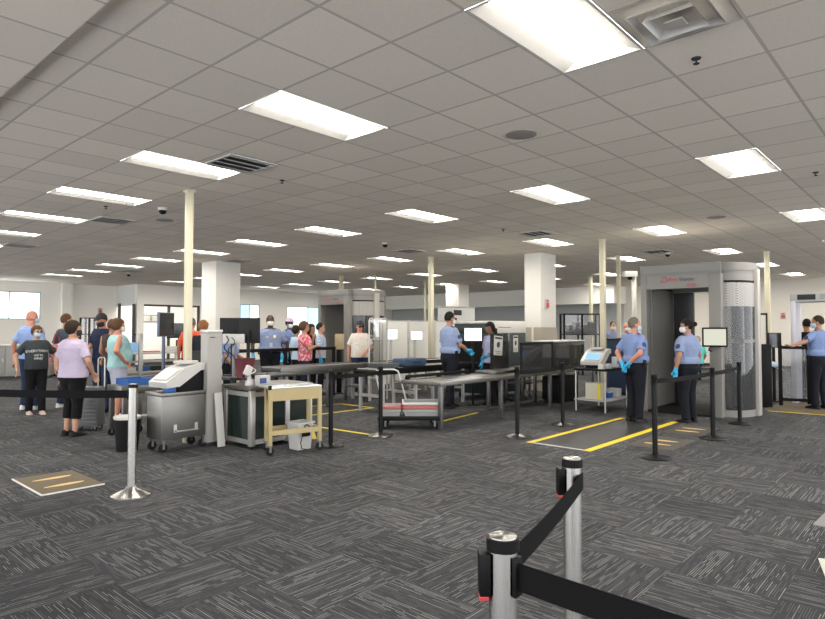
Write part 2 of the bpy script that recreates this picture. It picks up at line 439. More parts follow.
# office lamps, out of sight, added to brighten the room behind the glass
t = dup(fx, (14.2, 28.4, CEIL-.1), 0, 'unseen ceiling light added to brighten the glazed office at the back left', 'ceiling lights')
for q_, l_ in (((12.6, 27.4), 'third unseen ceiling light added to brighten the office, just inside its glazing'), ((15.6, 27.3), 'fourth unseen ceiling light added to brighten the office, nearest the white column')): dup(fx, (q_[0], q_[1], CEIL-.1), 0, l_, 'ceiling lights')
dup(fx, (12.4, 29.2, CEIL-.1), 0, 'second unseen ceiling light added to brighten the office, deep inside at back left', 'ceiling lights')
# ---- ceiling vents
VDARK = mat('vent_dark', (.03, .03, .03), .8)
VM = mat('vent_metal', (.50, .48, .45), .5)
def make_vent(w=.6, l=.6):
    t = thing('ceiling_vent', 'x', 'vent', (0, 0, CEIL))
    mb = MB()
    for k, (s, z) in enumerate(((1., -.006), (.74, -.03), (.5, -.05))):
        a, b = w/2*s, l/2*s; i_ = .78
        mb.loft([[(-a, -b, z), (a, -b, z), (a, b, z), (-a, b, z)], [(-a*i_, -b*i_, z+.045), (a*i_, -b*i_, z+.045), (a*i_, b*i_, z+.045), (-a*i_, b*i_, z+.045)]], cap=False)
    mb.build('louver', VM, t)
    mb = MB(); mb.bx(-w*.09, w*.09, -l*.09, l*.09, -.05, -.044); mb.build('core', VM, t)
    mb = MB(); mb.bx(-w*.46, w*.46, -l*.46, l*.46, .03, .04); mb.build('duct', VDARK, t)
    return t
def make_slot():
    t = thing('ceiling_vent', 'x', 'vent', (0, 0, CEIL))
    mb = MB(); mb.bx(-.3, .3, -.3, .3, -.008, -.002); mb.build('backing', VDARK, t)
    for k in range(4):
        q = -.26+.15*k; mb = MB(); mb.box((0, q+.02, -.016), (.56, .05, .006), rx=.5); mb.build('slat', VM, t)
    mb = MB()
    for a, b, c, d in ((-.3, .3, -.3, -.27), (-.3, .3, .27, .3), (-.3, -.27, -.27, .27), (.27, .3, -.27, .27)): mb.bx(a, b, c, d, -.02, -.002)
    mb.build('frame', VM, t); return t
va = make_vent(); va.location = (FX0+.305, FY0-.61, CEIL)
va['label'] = 'square stepped air diffuser beside the biggest ceiling light'; va['group'] = 'ceiling vents'
vs = make_slot()
VL = [((3.82, 6.10), 'dark slatted air vent to the right of the tall cream pole top'), ((4.35, 10.97), 'dark slatted air vent between two lamps at upper left, above the people in line'),
      ((4.26, 15.84), 'dark slatted air vent nearest the left edge of the ceiling'), ((10.6, 6.2), 'dark slatted air vent just left of the square white column top'),
      ((15.04, 5.46), 'dark slatted air vent above the front edge of the right body scanner'), ((9.3, 15.0), 'dark slatted vent in the far ceiling right of the left white column'),
      ((10.9, 9.9), 'dark slatted vent in the middle ceiling right of the dome camera'), ((8.6, 20.3), 'small dark vent in the far left ceiling before the pale wall')]
for k, ((x, y), lab) in enumerate(VL):
    if k == 0: o = vs; o.location = (x, y, CEIL-.001); o['label'] = lab; o['group'] = 'ceiling vents'
    else: dup(vs, (x, y, CEIL-.001), 0, lab, 'ceiling vents')
# ---- sprinklers, speakers, dome cameras
def make_sprinkler():
    t = thing('sprinkler_head', 'x', 'sprinkler', (0, 0, CEIL))
    mb = MB(); mb.lathe((0, 0, 0), [(.001, -.001), (.045, -.001), (.04, -.012), (.001, -.014)], 20); mb.build('escutcheon', VDARK, t)
    mb = MB(); mb.cyl((0, 0, -.012), (0, 0, -.05), .009, .009, 10); mb.build('body', VDARK, t)
    mb = MB(); mb.lathe((0, 0, -.058), [(.001, 0), (.028, 0), (.028, .006), (.001, .008)], 16); mb.build('deflector', VDARK, t)
    return t
sp = make_sprinkler(); sp.scale = (.75, .75, .75)
SL = [((4.46, 1.33), 'small dark sprinkler head below the square air diffuser'), ((4.62, 6.40), 'small dark sprinkler head right of the vent by the pole top'),
      ((3.78, 9.8), 'small sprinkler head under the fourth lamp at upper left'), ((9.74, 6.43), 'small sprinkler head between the middle lamps'),
      ((8.72, 1.25), 'small dark sprinkler head near the right edge of the ceiling')]
for k, ((x, y), lab) in enumerate(SL):
    if k == 0: sp.location = (x, y, CEIL); sp['label'] = lab; sp['group'] = 'sprinklers'
    else: dup(sp, (x, y, CEIL), 0, lab, 'sprinklers')
for (x, y), lab in (((5.08, 3.14), 'round grey ceiling speaker grille right of the near lamps'), ((4.96, 10.3), 'round grey ceiling speaker left of the cream pole'), ((11.11, 3.03), 'round grey ceiling speaker above the right body scanner')):
    mb = MB(); mb.lathe((0, 0, 0), [(.001, -.001), (.15, -.001), (.15, -.008), (.13, -.012), (.001, -.012)], 32)
    tag(mb.build('ceiling_speaker', mat('speaker_grille', (.30, .28, .26), .7), None, (x, y, CEIL)), lab, 'speaker', 'ceiling speakers')
def dome(loc, lab):
    t = thing('dome_camera', lab, 'camera', loc, 0, 'dome cameras')
    mb = MB(); mb.lathe((0, 0, 0), [(.001, 0), (.075, 0), (.07, -.04), (.001, -.04)], 24); mb.build('housing', VM, t)
    mb = MB(); mb.lathe((0, 0, 0), [(.06, -.038), (.055, -.07), (.04, -.09), (.02, -.1), (.001, -.102)], 24); mb.build('dome', BLACK, t)
dome((4.44, 9.29, CEIL), 'black dome camera on the ceiling left of the cream pole'); dome((9.58, 9.44, CEIL), 'black dome camera on the ceiling near the middle of the room')
dome((15.6, 5.4, CEIL), 'small dark dome camera on the ceiling over the right scanner'); dome((9.0, 21.3, CEIL), 'small dark dome camera on the far left ceiling')
# ---- utility poles
def pole(px, d, w, lab, z1=CEIL):
    p = place(px, d); t = thing('utility_pole', lab, 'pole', p, 0, 'cream utility poles')
    mb = MB(); mb.bx(-w/2, w/2, -w/2, w/2, 0, z1, .006); mb.build('shaft', CREAM, t)
    mb = MB(); mb.bx(-w/2-.015, w/2+.015, -w/2-.015, w/2+.015, z1-.03, z1-.001); mb.build('collar', CREAM, t)
    mb = MB(); mb.bx(-w/2-.003, -w/2+.01, -.004, .004, .9, z1-.04); mb.build('cover_seam', mat('cream_seam', (.5, .47, .36), .5), t)
pole(188, 8.3, .085, 'tall cream utility pole rising behind the white device on the steel cart')
pole(603, 12.9, .10, 'tall cream utility pole rising behind the white swab machine near the right scanner')
pole(431, 16.1, .11, 'slim white utility pole left of the officer in the middle of the lane')
pole(619, 15.8, .085, 'cream utility pole in front of the two masked people at the blue counter')
pole(591, 22, .10, 'short looking cream utility pole left of the long one, far back')
pole(375, 21.5, .06, 'thin cream pole rising from behind the left scanner roof'); pole(425, 24, .07, 'thin far cream pole left of the slim white pole')
pole(768, 14.9, .11, 'cream utility pole between the right scanner and the walk-through detector')
pole(341, 22, .13, 'cream pole showing above the roof of the left scanner')
# ---- world
w = bpy.data.worlds.new('world'); S.world = w; w.use_nodes = True
w.node_tree.nodes['Background'].inputs[0].default_value = (.95, .97, 1, 1); w.node_tree.nodes['Background'].inputs[1].default_value = 3.5
S.view_settings.view_transform = 'Standard'; S.view_settings.look = 'None'; S.view_settings.gamma = 1; S.view_settings.use_curve_mapping = False
S.view_settings.exposure = 0.62
S.cycles.use_denoising = True; S.cycles.max_bounces = 6; S.cycles.diffuse_bounces = 4; S.cycles.transparent_max_bounces = 12
S.cycles.sample_clamp_indirect = 8; S.cycles.caustics_reflective = False; S.cycles.caustics_refractive = False
S.cycles.use_light_tree = True
# ================================================================== BARRIERS, FLOOR MARKS, FURNITURE
def V3(p, z=0): return Vector((p[0], p[1], z))
RT = Vector((sin(YAW), -cos(YAW), 0))
BELT = mat('belt_webbing', (.006, .006, .0065), .8, bump=.2, bscale=200, spec=.1)
def ribbon(p0, p1, z0, z1, h, sag=.0, wav=0.):
    mb = MB(); n = 24; L = []; p0, p1 = Vector((p0[0], p0[1], 0)), Vector((p1[0], p1[1], 0)); d = (p1-p0).normalized(); nn = Vector((-d.y, d.x, 0))
    for t in (-.0012, .0012):
        for up in (0, 1): L.append((t, up))
    rings = []
    for i in range(n+1):
        q = i/n; p = p0.lerp(p1, q); z = z0+(z1-z0)*q-sag*4*q*(1-q); tw = wav*sin(pi*q)
        lo = p+nn*(-tw*h)+Vector((0, 0, z-h/2*cos(tw))); hi = p+nn*(tw*h)+Vector((0, 0, z+h/2*cos(tw)))
        rings.append([lo-nn*.0012, lo+nn*.0012, hi+nn*.0012, hi-nn*.0012])
    return mb.loft(rings)
def stanchion(p, label, style, belts=(), recv=None, group=None, H=1.0):
    """style: chrome / black ; belts = end points of the webbing drawn out of this post"""
    t = thing('barrier_post', label, 'stanchion', V3(p), 0, group)
    ch = style == 'chrome'
    pm = CHROME if ch else BLKMET; r = .038 if ch else .031
    mb = MB()
    if ch: mb.lathe((0, 0, 0), [(.001, 0), (.18, 0), (.18, .012), (.13, .035), (.06, .06), (.045, .085), (.001, .085)], 32)
    else: mb.lathe((0, 0, 0), [(.001, 0), (.175, 0), (.178, .01), (.16, .02), (.08, .038), (.042, .05), (.001, .05)], 32)
    mb.build('base', pm if ch or style == 'black' else steel('base_steel', (.13, .13, .127), .3), t)
    mb = MB(); mb.cyl((0, 0, .03), (0, 0, H-.034 if ch else H-.06), r, n=28); mb.build('post', pm, t)
    mb = MB(); mb.lathe((0, 0, 0), [(.001, H-.13), (r*1.06, H-.13), (r*1.06, H-.045), (r*1.16, H-.04), (r*1.16, H-.006), (r*1.05, H), (.001, H)] if not ch else
                        [(.001, H-.034), (r*1.15, H-.034), (r*1.15, H-.003), (r*1.08, H-.001), (.001, H-.001)], 28); hd = mb.build('head', BLACK, t)
    mb = MB(); mb.lathe((0, 0, 0), [(.001, H-.001), (r*.98, H-.001), (r*.95, H+.002), (.001, H+.002)], 28); mb.build('cap', CHROME if ch else BLACK, hd)
    zb = H-.095 if ch else H-.085
    for e in belts:
        e = Vector((e[0], e[1], 0)); d = (e-V3(p)); dn = d.normalized()
        mb = MB(); mb.box(dn*(r+.006)+Vector((0, 0, zb)), (.012, .034, .1), .003, rz=atan2(dn.y, dn.x)); mb.build('belt_outlet', BLACK, t)
        ww = .0 if ch else .25
        ribbon(dn*(r+.012), d-dn*(r+.014), zb, zb, .072 if ch else .055, .012, ww).build('belt', BELT, t)
    if recv is not None:
        d = Vector((recv[0], recv[1], 0)).normalized()
        mb = MB(); mb.box(d*(r+.012)+Vector((0, 0, zb)), (.03, .05, .11), .005, rz=atan2(d.y, d.x)); rc = mb.build('belt_clip', BLACK, t)
        mb = MB(); mb.box(d*(r+.014)+Vector((0, 0, zb-.06)), (.024, .04, .012), .003, rz=atan2(d.y, d.x)); mb.build('release_tab', RED, rc)
    return t
n1, n2 = Vector((1.37, .91, 0)), Vector((2.38, 1.23, 0)); n3 = place(412.5+1.45/.55*FPX, .55)
stanchion(n1, 'polished chrome barrier post nearest the camera, cut off by the bottom edge', 'chrome', [n2+RT*.046+(n2-n1).normalized()*.06, n3], -RT, 'chrome barrier posts')
stanchion(n2, 'polished chrome barrier post standing just behind the nearest one', 'chrome', [], -RT, 'chrome barrier posts')
l1 = Vector((2.49, 5.76, 0)); l2 = place(412.5-4.75/6.0*FPX, 6.0)
stanchion(l1, 'chrome barrier post with flared silver base beside the brown footprint mat', 'chrome', [l2], None, 'chrome barrier posts', H=1.03)
b = [(5.27, 6.19), (6.24, 6.23), (7.49, 4.72), (8.91, 4.76), (7.38, 2.73), (9.19, 2.59), (10.92, 2.67)]
G_ = 'black barrier posts'
stanchion(b[0], 'black barrier post beside the tan wheeled cart', 'black', [b[1]], None, G_)
stanchion(b[1], 'black barrier post in front of the trolley of grey bins', 'dark', [], None, G_)
stanchion(b[2], 'black barrier post with shiny base in front of the long steel table', 'dark', [b[3]], None, G_)
stanchion(b[3], 'black barrier post beside the far left corner of the yellow-edged black mat', 'dark', [], None, G_)
stanchion(b[4], 'black barrier post standing on the nearer small footprint mat', 'black', [b[5]], None, G_)
stanchion(b[5], 'black barrier post second along the twisted belt, before the right scanner', 'black', [b[6]], None, G_)
stanchion(b[6], 'black barrier post close against the curved glass side of the right scanner', 'black', [], None, G_)
# ---- floor mats and tape
MATB = mat('mat_brown', (.13, .10, .06), .8, var=.15, scale=30, bump=.2)
MATG = mat('mat_dark', (.06, .052, .042), .75, var=.1, scale=20, bump=.1)
PRINT = mat('footprint_tan', (.66, .47, .20), .7, var=.05)
def sole(mb, x, y, rz, l=.30, w=.1, z=.012):
    pts = []
    for k in range(24):
        a = 2*pi*k/24; px = cos(a)*l/2; py = sin(a)*w/2*(.85+.25*cos(a)-.2*cos(2*a))
        pts.append((x+px*cos(rz)-py*sin(rz), y+px*sin(rz)+py*cos(rz)))
    mb.prism(pts, .008, z)
def mat_thing(c, d, label, m, edge, rz_feet, l=.3, w=.08, sep=.3, ax='x'):
    t = thing('floor_mat', label, 'mat', (c[0], c[1], 0), 0, 'footprint mats')
    mb = MB(); mb.bx(-d[0]/2, d[0]/2, -d[1]/2, d[1]/2, 0, .008, .002); mb.build('pad', m, t)
    if edge:
        mb = MB()
        mb.bx(-d[0]/2-.012, -d[0]/2, -d[1]/2-.012, d[1]/2+.012, 0, .012); mb.bx(-d[0]/2, d[0]/2, -d[1]/2-.012, -d[1]/2, 0, .012)
        mb.build('edging', mat('mat_edging', (.62, .61, .58), .5), t)
    for s in (-1, 1):
        mb = MB(); sole(mb, 0, 0, 0, l, w); mb.build('footprint', PRINT, t, ((0, s*sep/2, 0) if ax == 'x' else (s*sep/2, 0, 0)), rz_feet)
    return t
mat_thing((2.2, 6.79), (.55, .88), 'brown floor mat with two tan footprints beside the chrome post at left', MATB, True, 0., .36, .065, .36)
mat_thing((8.4, 3.02), (.95, .6), 'small dark mat with tan footprints under the first black post at right', MATG, False, R(95), .34, .06, .3, 'y')
mat_thing((9.72, 3.06), (.95, .55), 'small dark mat with tan footprints at the right scanner entrance', MATG, False, R(95), .34, .06, .3, 'y')
t = thing('runner_mat', 'long black mat between two yellow tape lines leading to the scanner', 'mat', (8.75, 3.95, 0))
mb = MB(); mb.bx(-1.5, 1.6, -.36, .36, 0, .006); mb.build('pad', mat('runner_black', (.028, .028, .03), .45, var=.2, scale=6), t)
mb = MB(); mb.bx(-1.52, -1.5, -.36, .36, 0, .007); mb.build('edge_strip', mat('mat_edging', (.62, .61, .58), .5), t)
def tape(x0, y0, x1, y1, w, label, z=.004):
    d = Vector((x1-x0, y1-y0)); mb = MB(); mb.box((0, 0, z/2), (d.length, w, z), rz=atan2(d.y, d.x))
    tag(mb.build('floor_tape', YEL, None, ((x0+x1)/2, (y0+y1)/2, 0)), label, 'tape', 'yellow floor tape')
tape(7.22, 4.36, 10.3, 4.36, .085, 'yellow tape line along the left side of the black mat')
tape(7.22, 3.53, 10.45, 3.53, .10, 'yellow tape line along the right side of the black mat')
tape(6.86, 8.63, 8.33, 8.54, .06, 'yellow floor tape running behind the left post, nearer of two long lines')
tape(7.24, 9.7, 8.34, 9.48, .06, 'yellow floor tape farthest back under the people at the left lane')
tape(8.34, 8.52, 8.34, 9.48, .06, 'yellow floor tape joining the two far lines beside the trolley handle')
tape(6.14, 7.72, 6.22, 6.45, .06, 'yellow floor tape running from the white bucket towards the second black post')
tape(5.45, 6.75, 6.14, 7.72, .06, 'yellow floor tape slanting away behind the tan cart')
tape(7.95, 6.45, 9.15, 6.62, .06, 'yellow floor tape under the long steel table by the officer')
tape(13.0, 2.7, 13.08, 1.2, .06, 'yellow floor tape in front of the walk-through detector')
t = thing('entrance_mat', 'brown mat under the officer at the walk-through detector', 'mat', (14.0, 1.95, 0))
mb = MB(); mb.bx(-.9, .95, -.85, .85, 0, .008); mb.build('pad', MATB, t)
for c, d, z, m, lab in (((6.0, .62), (.62, .5), -.05, mat('sheet_grey', (.20, .20, .205), .6), 'grey floor mat cut off by the right edge of the picture'), ((4.72, .40), (.5, .56), .25, PAPER, 'pale paper sheet on the carpet at the lower right edge')):
    mb = MB(); mb.bx(-d[0]/2, d[0]/2, -d[1]/2, d[1]/2, 0, .01, .002); tag(mb.build('floor_sheet', m, None, (c[0], c[1], 0), z), lab, 'sheet')
# ---- casters and frames
def caster(mb, x, y, r=.05):
    mb.cyl((x, y-.012, r), (x, y+.012, r), r, n=16)
def fork(mb, x, y, r=.05, top=.13):
    mb.bx(x-.013, x+.013, y-.021, y-.016, r*.8, top); mb.bx(x-.013, x+.013, y+.016, y+.021, r*.8, top); mb.bx(x-.03, x+.03, y-.03, y+.03, top-.008, top)
def casters(t, pts, r=.05, top=.13):
    for x, y in pts:
        mb = MB(); fork(mb, x, y, r, top); c = mb.build('caster', DSTEEL, t)
        mb = MB(); caster(mb, x, y, r); mb.build('wheel', RUBBER, c)
# stainless cart under the white device
t = thing('steel_cart', 'stainless steel cabinet cart with a bar handle, holding a white slanted device', 'cart', (3.87, 7.55, 0))
mb = MB(); mb.bx(-.34, .29, -.2, .2, .16, .70, .008); mb.build('body', STEEL, t)
mb = MB(); mb.bx(-.36, .31, -.22, .22, .70, .745, .006); mb.build('top', STEEL, t)
mb = MB(); mb.tube([(-.16, -.2, .27), (-.16, -.25, .26), (.12, -.25, .26), (.12, -.2, .27)], .012); hd = mb.build('handle', ALU, t)
for x in (-.16, .12):
    mb = MB(); mb.bx(x-.02, x+.02, -.208, -.2, .24, .34); mb.build('handle_plate', ALU, hd)
casters(t, [(-.29, -.15), (.24, -.15), (-.29, .15), (.24, .15)], .055, .16)
def slant_device(loc, rz, screen, label, s=1.):
    t = thing('trace_detector', label, 'device', loc, rz)
    mb = MB(); pr = [(-.30, .06), (-.31, .13), (-.05, .30), (.20, .36), (.27, .35), (.27, .27), (.18, .26), (-.12, .07)]
    mb.side([(x*s, z*s) for x, z in pr], -.2*s, .2*s); mb.build('shell', WHITE, t, ang=25)
    mb = MB(); mb.side([(-.12*s, .07*s), (.18*s, .26*s), (.26*s, .26*s), (.26*s, 0), (-.12*s, 0)], -.17*s, .17*s); mb.build('base', BLACK, t)
    a = atan2(.17, .26); mb = MB(); mb.box((-.19*s, 0, .222*s), (.22*s, .3*s, .008), ry=-a); f = mb.build('screen_frame', mat('pale_grey', (.62, .62, .6), .4), t)
    mb = MB(); mb.box((-.192*s, 0, .227*s), (.185*s, .26*s, .006), ry=-a); mb.build('screen', screen, f)
    mb = MB(); mb.bx(-.02*s, .2*s, -.12*s, .12*s, .345*s, .385*s, .01); mb.build('printer_lid', WHITE, t)
    return t
slant_device((3.86, 7.55, .745), .1, mat('screen_off', (.50, .50, .49), .3), 'white slanted swab machine on the stainless steel cart by the cream pole', 1.0)
mb = MB(); mb.bx(-.06, .06, -.05, .05, 0, .11, .01); tag(mb.build('swab_box', BLUE, None, (3.66, 7.41, .745)), 'small blue box on the steel cart beside the white device', 'box')
# bin and steel table behind the left chrome post
t = thing('waste_bin', 'black waste bin with pale liner beside the steel cart, behind the chrome post', 'bin', place(129, 7.8))
mb = MB(); mb.lathe((0, 0, 0), [(.001, 0), (.13, 0), (.16, .42), (.145, .42), (.12, .02), (.001, .02)], 24); mb.build('bucket', BLACK, t)
mb = MB(); mb.lathe((0, 0, 0), [(.155, .40), (.164, .40), (.167, .43), (.15, .435), (.146, .43)], 24); mb.build('liner', PAPER, t)
def table(name, label, x0, x1, y0, y1, z, legs, lw=.05, tm=None, lm=None, th=.05, rail=None, group=None, cast=0., stag=0.):
    cx, cy = (x0+x1)/2, (y0+y1)/2; t = thing(name, label, 'table', (cx, cy, 0), 0, group)
    a, b = (x1-x0)/2, (y1-y0)/2
    mb = MB(); mb.bx(-a, a, -b, b, z-th, z, .006); mb.build('tabletop', tm or STEEL, t)
    for x in legs:
        for y in (-b+lw*.6, b-lw*.6):
            if stag and y > 0: x = x+stag if x < legs[-1] else x
            mb = MB(); mb.bx(x-cx-lw/2, x-cx+lw/2, y-lw/2, y+lw/2, cast*2, z-th, .003); mb.build('leg', lm or DSTEEL, t)
    if cast: casters(t, [(x-cx, y) for x in legs for y in (-b+lw*.6, b-lw*.6)], cast, cast*2+.01)
    if rail:
        mb = MB()
        for y in (-b+lw*.6, b-lw*.6): mb.bx(legs[0]-cx, legs[-1]-cx, y-.02, y+.02, rail-.03, rail)
        for x in legs: mb.bx(x-cx-.02, x-cx+.02, -b+lw*.6, b-lw*.6, rail-.03, rail)
        mb.build('lower_rail', lm or DSTEEL, t)
    return t
table('steel_table', 'grey steel side table left of the cabinet cart, behind the chrome post', 3.6, 4.12, 8.7, 9.2, .74, (3.66, 4.06), .06, th=.12, cast=.05)
t = thing('storage_bin', 'blue plastic tray on the grey steel side table', 'tray', (3.88, 8.93, .74))
mb = MB(); mb.bx(-.18, .18, -.2, .2, 0, .01)
for a in ((-.18, -.17, -.2, .2), (.17, .18, -.2, .2), (-.17, .17, -.2, -.19), (-.17, .17, .19, .2)): mb.bx(*a, .01, .09)
mb.build('tub', BLUE, t)
# tall narrow cabinet and leaning plank
t = thing('screening_pillar', 'tall narrow pale metal pillar cabinet between the two carts', 'cabinet', (4.225, 7.4, 0))
mb = MB(); mb.bx(-.105, .105, -.09, .09, .06, 1.52, .006); mb.build('body', mat('pale_metal', (.29, .28, .26), .45), t)
mb = MB(); mb.bx(-.11, .11, -.095, .095, 1.50, 1.535, .004); mb.build('cap', ALU, t)
mb = MB(); mb.bx(-.09, .09, -.08, .08, 0, .06); mb.build('plinth', DARK, t)
mb = MB(); mb.bx(-.07, .0, -.095, -.089, 1.43, 1.44); mb.build('name_plate', DARK, t)
t = thing('leaning_board', 'white board leaning against the tall pale pillar cabinet', 'board', (4.245, 7.155, 0), 0)
mb = MB(); mb.box((.0, .055, .36), (.1, .03, .70), .004, rx=-.14); mb.build('board', WHITE, t)
# aluminium-framed counter with dark panels
t = thing('bag_search_counter', 'steel-topped counter with dark panels in an aluminium frame', 'counter', (4.9, 7.06, 0))
X, Y, Z = .50, .33, .80
mb = MB(); mb.bx(-X, X, -Y, Y, Z-.05, Z, .004); mb.build('top', STEEL, t)
for x in (-X+.04, .08, X-.04):
    for y in (-Y+.04, Y-.04):
        mb = MB(); mb.bx(x-.035, x+.035, y-.035, y+.035, .04, Z-.05, .004); mb.build('post', ALU, t)
        mb = MB(); mb.cyl((x, y, 0), (x, y, .04), .02); mb.build('foot', RUBBER, t)
for z, nm in ((.09, 'lower_frame'), (Z-.1, 'upper_frame')):
    mb = MB()
    for y in (-Y+.04, Y-.04): mb.bx(-X+.04, X-.04, y-.028, y+.028, z-.03, z+.03)
    for x in (-X+.04, X-.04): mb.bx(x-.028, x+.028, -Y+.04, Y-.04, z-.03, z+.03)
    mb.build(nm, ALU, t)
DP = mat('dark_panel', (.012, .02, .018), .15, var=.1)
for a in ((-X+.02, -X+.03, -Y+.07, Y-.07), (X-.03, X-.02, -Y+.07, Y-.07), (-X+.07, .045, -Y+.02, -Y+.03), (.115, X-.07, -Y+.02, -Y+.03), (-X+.07, X-.07, Y-.03, Y-.02)):
    mb = MB(); mb.bx(*a, .12, Z-.13); mb.build('panel', DP, t)
# items on the counter
t = thing('handheld_scanner', 'white hand scanner with coiled cable on the counter by the pillar', 'scanner', (4.55, 7.0, Z))
mb = MB(); mb.lathe((0, 0, 0), [(.001, 0), (.06, 0), (.055, .05), (.03, .07), (.02, .14), (.001, .14)], 16); mb.build('stand', WHITE, t)
mb = MB(); mb.box((-.02, 0, .19), (.09, .06, .14), .015, ry=.5); mb.build('head', WHITE, t)
mb = MB(); mb.tube([(.02+.07*cos(a*.5), .05*sin(a*.5), .05+.012*a) for a in range(0, 18)], .008); mb.build('cable', WHITE, t)
t = thing('tissue_box', 'white and red box beside the hand scanner on the counter', 'box', (4.66, 6.86, Z))
mb = MB(); mb.bx(-.08, .08, -.06, .06, 0, .13, .005); mb.build('carton', WHITE, t)
mb = MB(); mb.bx(-.082, .02, -.064, -.06, .03, .1); mb.build('printed_panel', mat('print_navy', (.03, .06, .2), .5), t)
# tan wheeled cart with bucket
t = thing('tan_cart', 'tan metal wheeled cart with a low shelf rail before the dark-panelled counter', 'cart', (4.73, 6.35, 0), R(-14))
a, b, Zc = .35, .19, .83
mb = MB(); mb.bx(-a, a, -b, b, Zc-.022, Zc-.002, .003); mb.build('top', steel('bright_steel', (.50, .51, .52), .3), t)
mb = MB()
for q in ((-a, a, -b, -b+.012), (-a+.1, a, b-.012, b), (a-.012, a, -b, b)): mb.bx(*q, Zc-.17, Zc-.022)
mb.build('apron', TAN, t)
LG = ((-a+.022, -b+.02), (a-.02, -b+.02), (-a+.10, b-.02), (a-.02, b-.02))
for x, y in LG:
    mb = MB(); mb.bx(x-.022, x+.022, y-.022, y+.022, .12, Zc-.02, .002); mb.build('leg', TAN, t)
mb = MB()
for q in ((-a, a, -b+.005, -b+.035), (-a+.10, a, b-.035, b-.005), (a-.035, a-.005, -b, b)): mb.bx(*q, .24, .30)
mb.build('shelf_rail', TAN, t)
mb = MB(); mb.bx(-a-.006, -a+.03, -b-.006, -b+.02, Zc-.03, Zc+.02); mb.build('corner_guard', BLACK, t)
casters(t, LG, .05, .125)
for k, (x, y, rz) in enumerate(((4.61, 6.37, .2), (4.87, 6.37, -.1))):
    mb = MB(); mb.bx(-.1, .1, -.07, .07, 0, .004); tag(mb.build('paper_sheet', [mat('sheet_blue', (.55, .62, .68), .5), PAPER][k], None, (x, y, Zc-.002), rz), ['pale blue sheet lying on the tan cart top', 'white sheet lying on the tan cart top'][k], 'sheet')
t = thing('bucket', 'white plastic bucket with black cord under the tan cart', 'bucket', (4.90, 6.36, 0))
mb = MB()
def sq(h, r, z): return [(sx*h, sy*r, z) for sx, sy in ((-1, -1), (1, -1), (1, 1), (-1, 1))]
mb.loft([sq(.10, .09, 0), sq(.125, .115, .33), sq(.14, .13, .33), sq(.14, .13, .35), sq(.12, .11, .35), sq(.095, .085, .02)]); mb.build('tub', WHITE, t)
mb = MB(); mb.bx(-.07, .06, -.135, -.12, .17, .22, .01); mb.build('cord_bundle', BLACK, t)
mb = MB(); mb.tube([(-.08+.16*k/14, -.135, .22+.10*sin(pi*k/14)) for k in range(15)], .007); mb.tube([(-.07, -.135, .19), (-.1, -.14, .1), (-.09, -.15, .03), (-.02, -.16, .012)], .006); mb.build('cord', BLACK, t)
# twin monitors with white box seen from behind
SCRB = mat('monitor_back', (.010, .0105, .011), .5, spec=.2)
def monitor(loc, rz, w, h, zc, label, stand=True, back=SCRB, screen=None, base_z=0., group=None, cat='monitor'):
    """screen faces local -Y"""
    t = thing('monitor', label, cat, loc, rz, group)
    mb = MB(); mb.bx(-w/2, w/2, -.02, .025, zc-h/2, zc+h/2, .008); mb.build('casing', back, t)
    mb = MB(); mb.bx(-w/2+.015, w/2-.015, -.024, -.02, zc-h/2+.015, zc+h/2-.015); mb.build('screen', screen or mat('screen_dark', (.02, .022, .025), .15), t)
    if stand:
        mb = MB(); mb.bx(-.025, .025, .02, .06, .015, zc, .005); mb.build('neck', back, t)
        mb = MB(); mb.bx(-.13, .13, -.06, .14, 0, .018, .004); mb.build('foot', back, t)
    return t
t = table('monitor_desk', 'dark desk behind the counter carrying two monitors', 5.0, 6.25, 8.2, 8.85, .80, (5.06, 6.2), .05, DARK, DARK, .04)
for k, (px, d) in enumerate(((233, 9.7), (249.5, 9.6))):
    q = place(px, d); monitor((q.x, q.y, .80), YAW-pi/2+pi+(.15 if k == 0 else -.1), .40 if k == 0 else .34, .40, .72, ['black monitor seen from behind, left of a pair above the counter', 'black monitor seen from behind, right of a pair above the counter'][k], group='monitor pair')
q = place(234, 9.5); t = thing('power_box', 'white power supply box mounted behind the two monitors', 'box', (q.x, q.y, 1.39), YAW-pi/2)
mb = MB(); mb.bx(-.17, .17, -.03, .03, -.075, .075, .008); mb.build('case', WHITE, t)
mb = MB(); mb.bx(-.02, .02, -.02, .02, -.59, -.075); mb.build('post', DSTEEL, t)
mb = MB(); mb.tube([(-.1+.03*sin(k*.8), -.05-.02*cos(k), .05-.03*k) for k in range(16)], .008); mb.tube([(-.02+.05*sin(k*.6), -.05, .02-.025*k) for k in range(14)], .007); mb.build('cables', BLACK, t)
q = place(245, 9.25); t = thing('red_bin', 'dull red plastic bin on the desk below the monitors', 'bin', (q.x, q.y, .80))
mb = MB(); mb.loft([sq(.085, .085, 0), sq(.11, .11, .28), sq(.12, .12, .30), sq(.10, .10, .30), sq(.075, .075, .01)]); mb.build('tub', mat('bin_red', (.13, .025, .035), .5), t)
q = place(256, 9.0); t = thing('keyboard', 'black keyboard on an arm right of the monitors', 'keyboard', (q.x, q.y, .86), YAW-pi/2)
mb = MB(); mb.box((0, 0, 0), (.34, .16, .025), .006, rx=.15); mb.build('board', BLACK, t)
mb = MB(); mb.box((0, -.01, .017), (.31, .12, .012), rx=.15); mb.build('keys', DARK, t)
mb = MB(); mb.cyl((.12, 0, -.86), (.12, 0, -.01), .015); mb.build('arm', ALU, t)
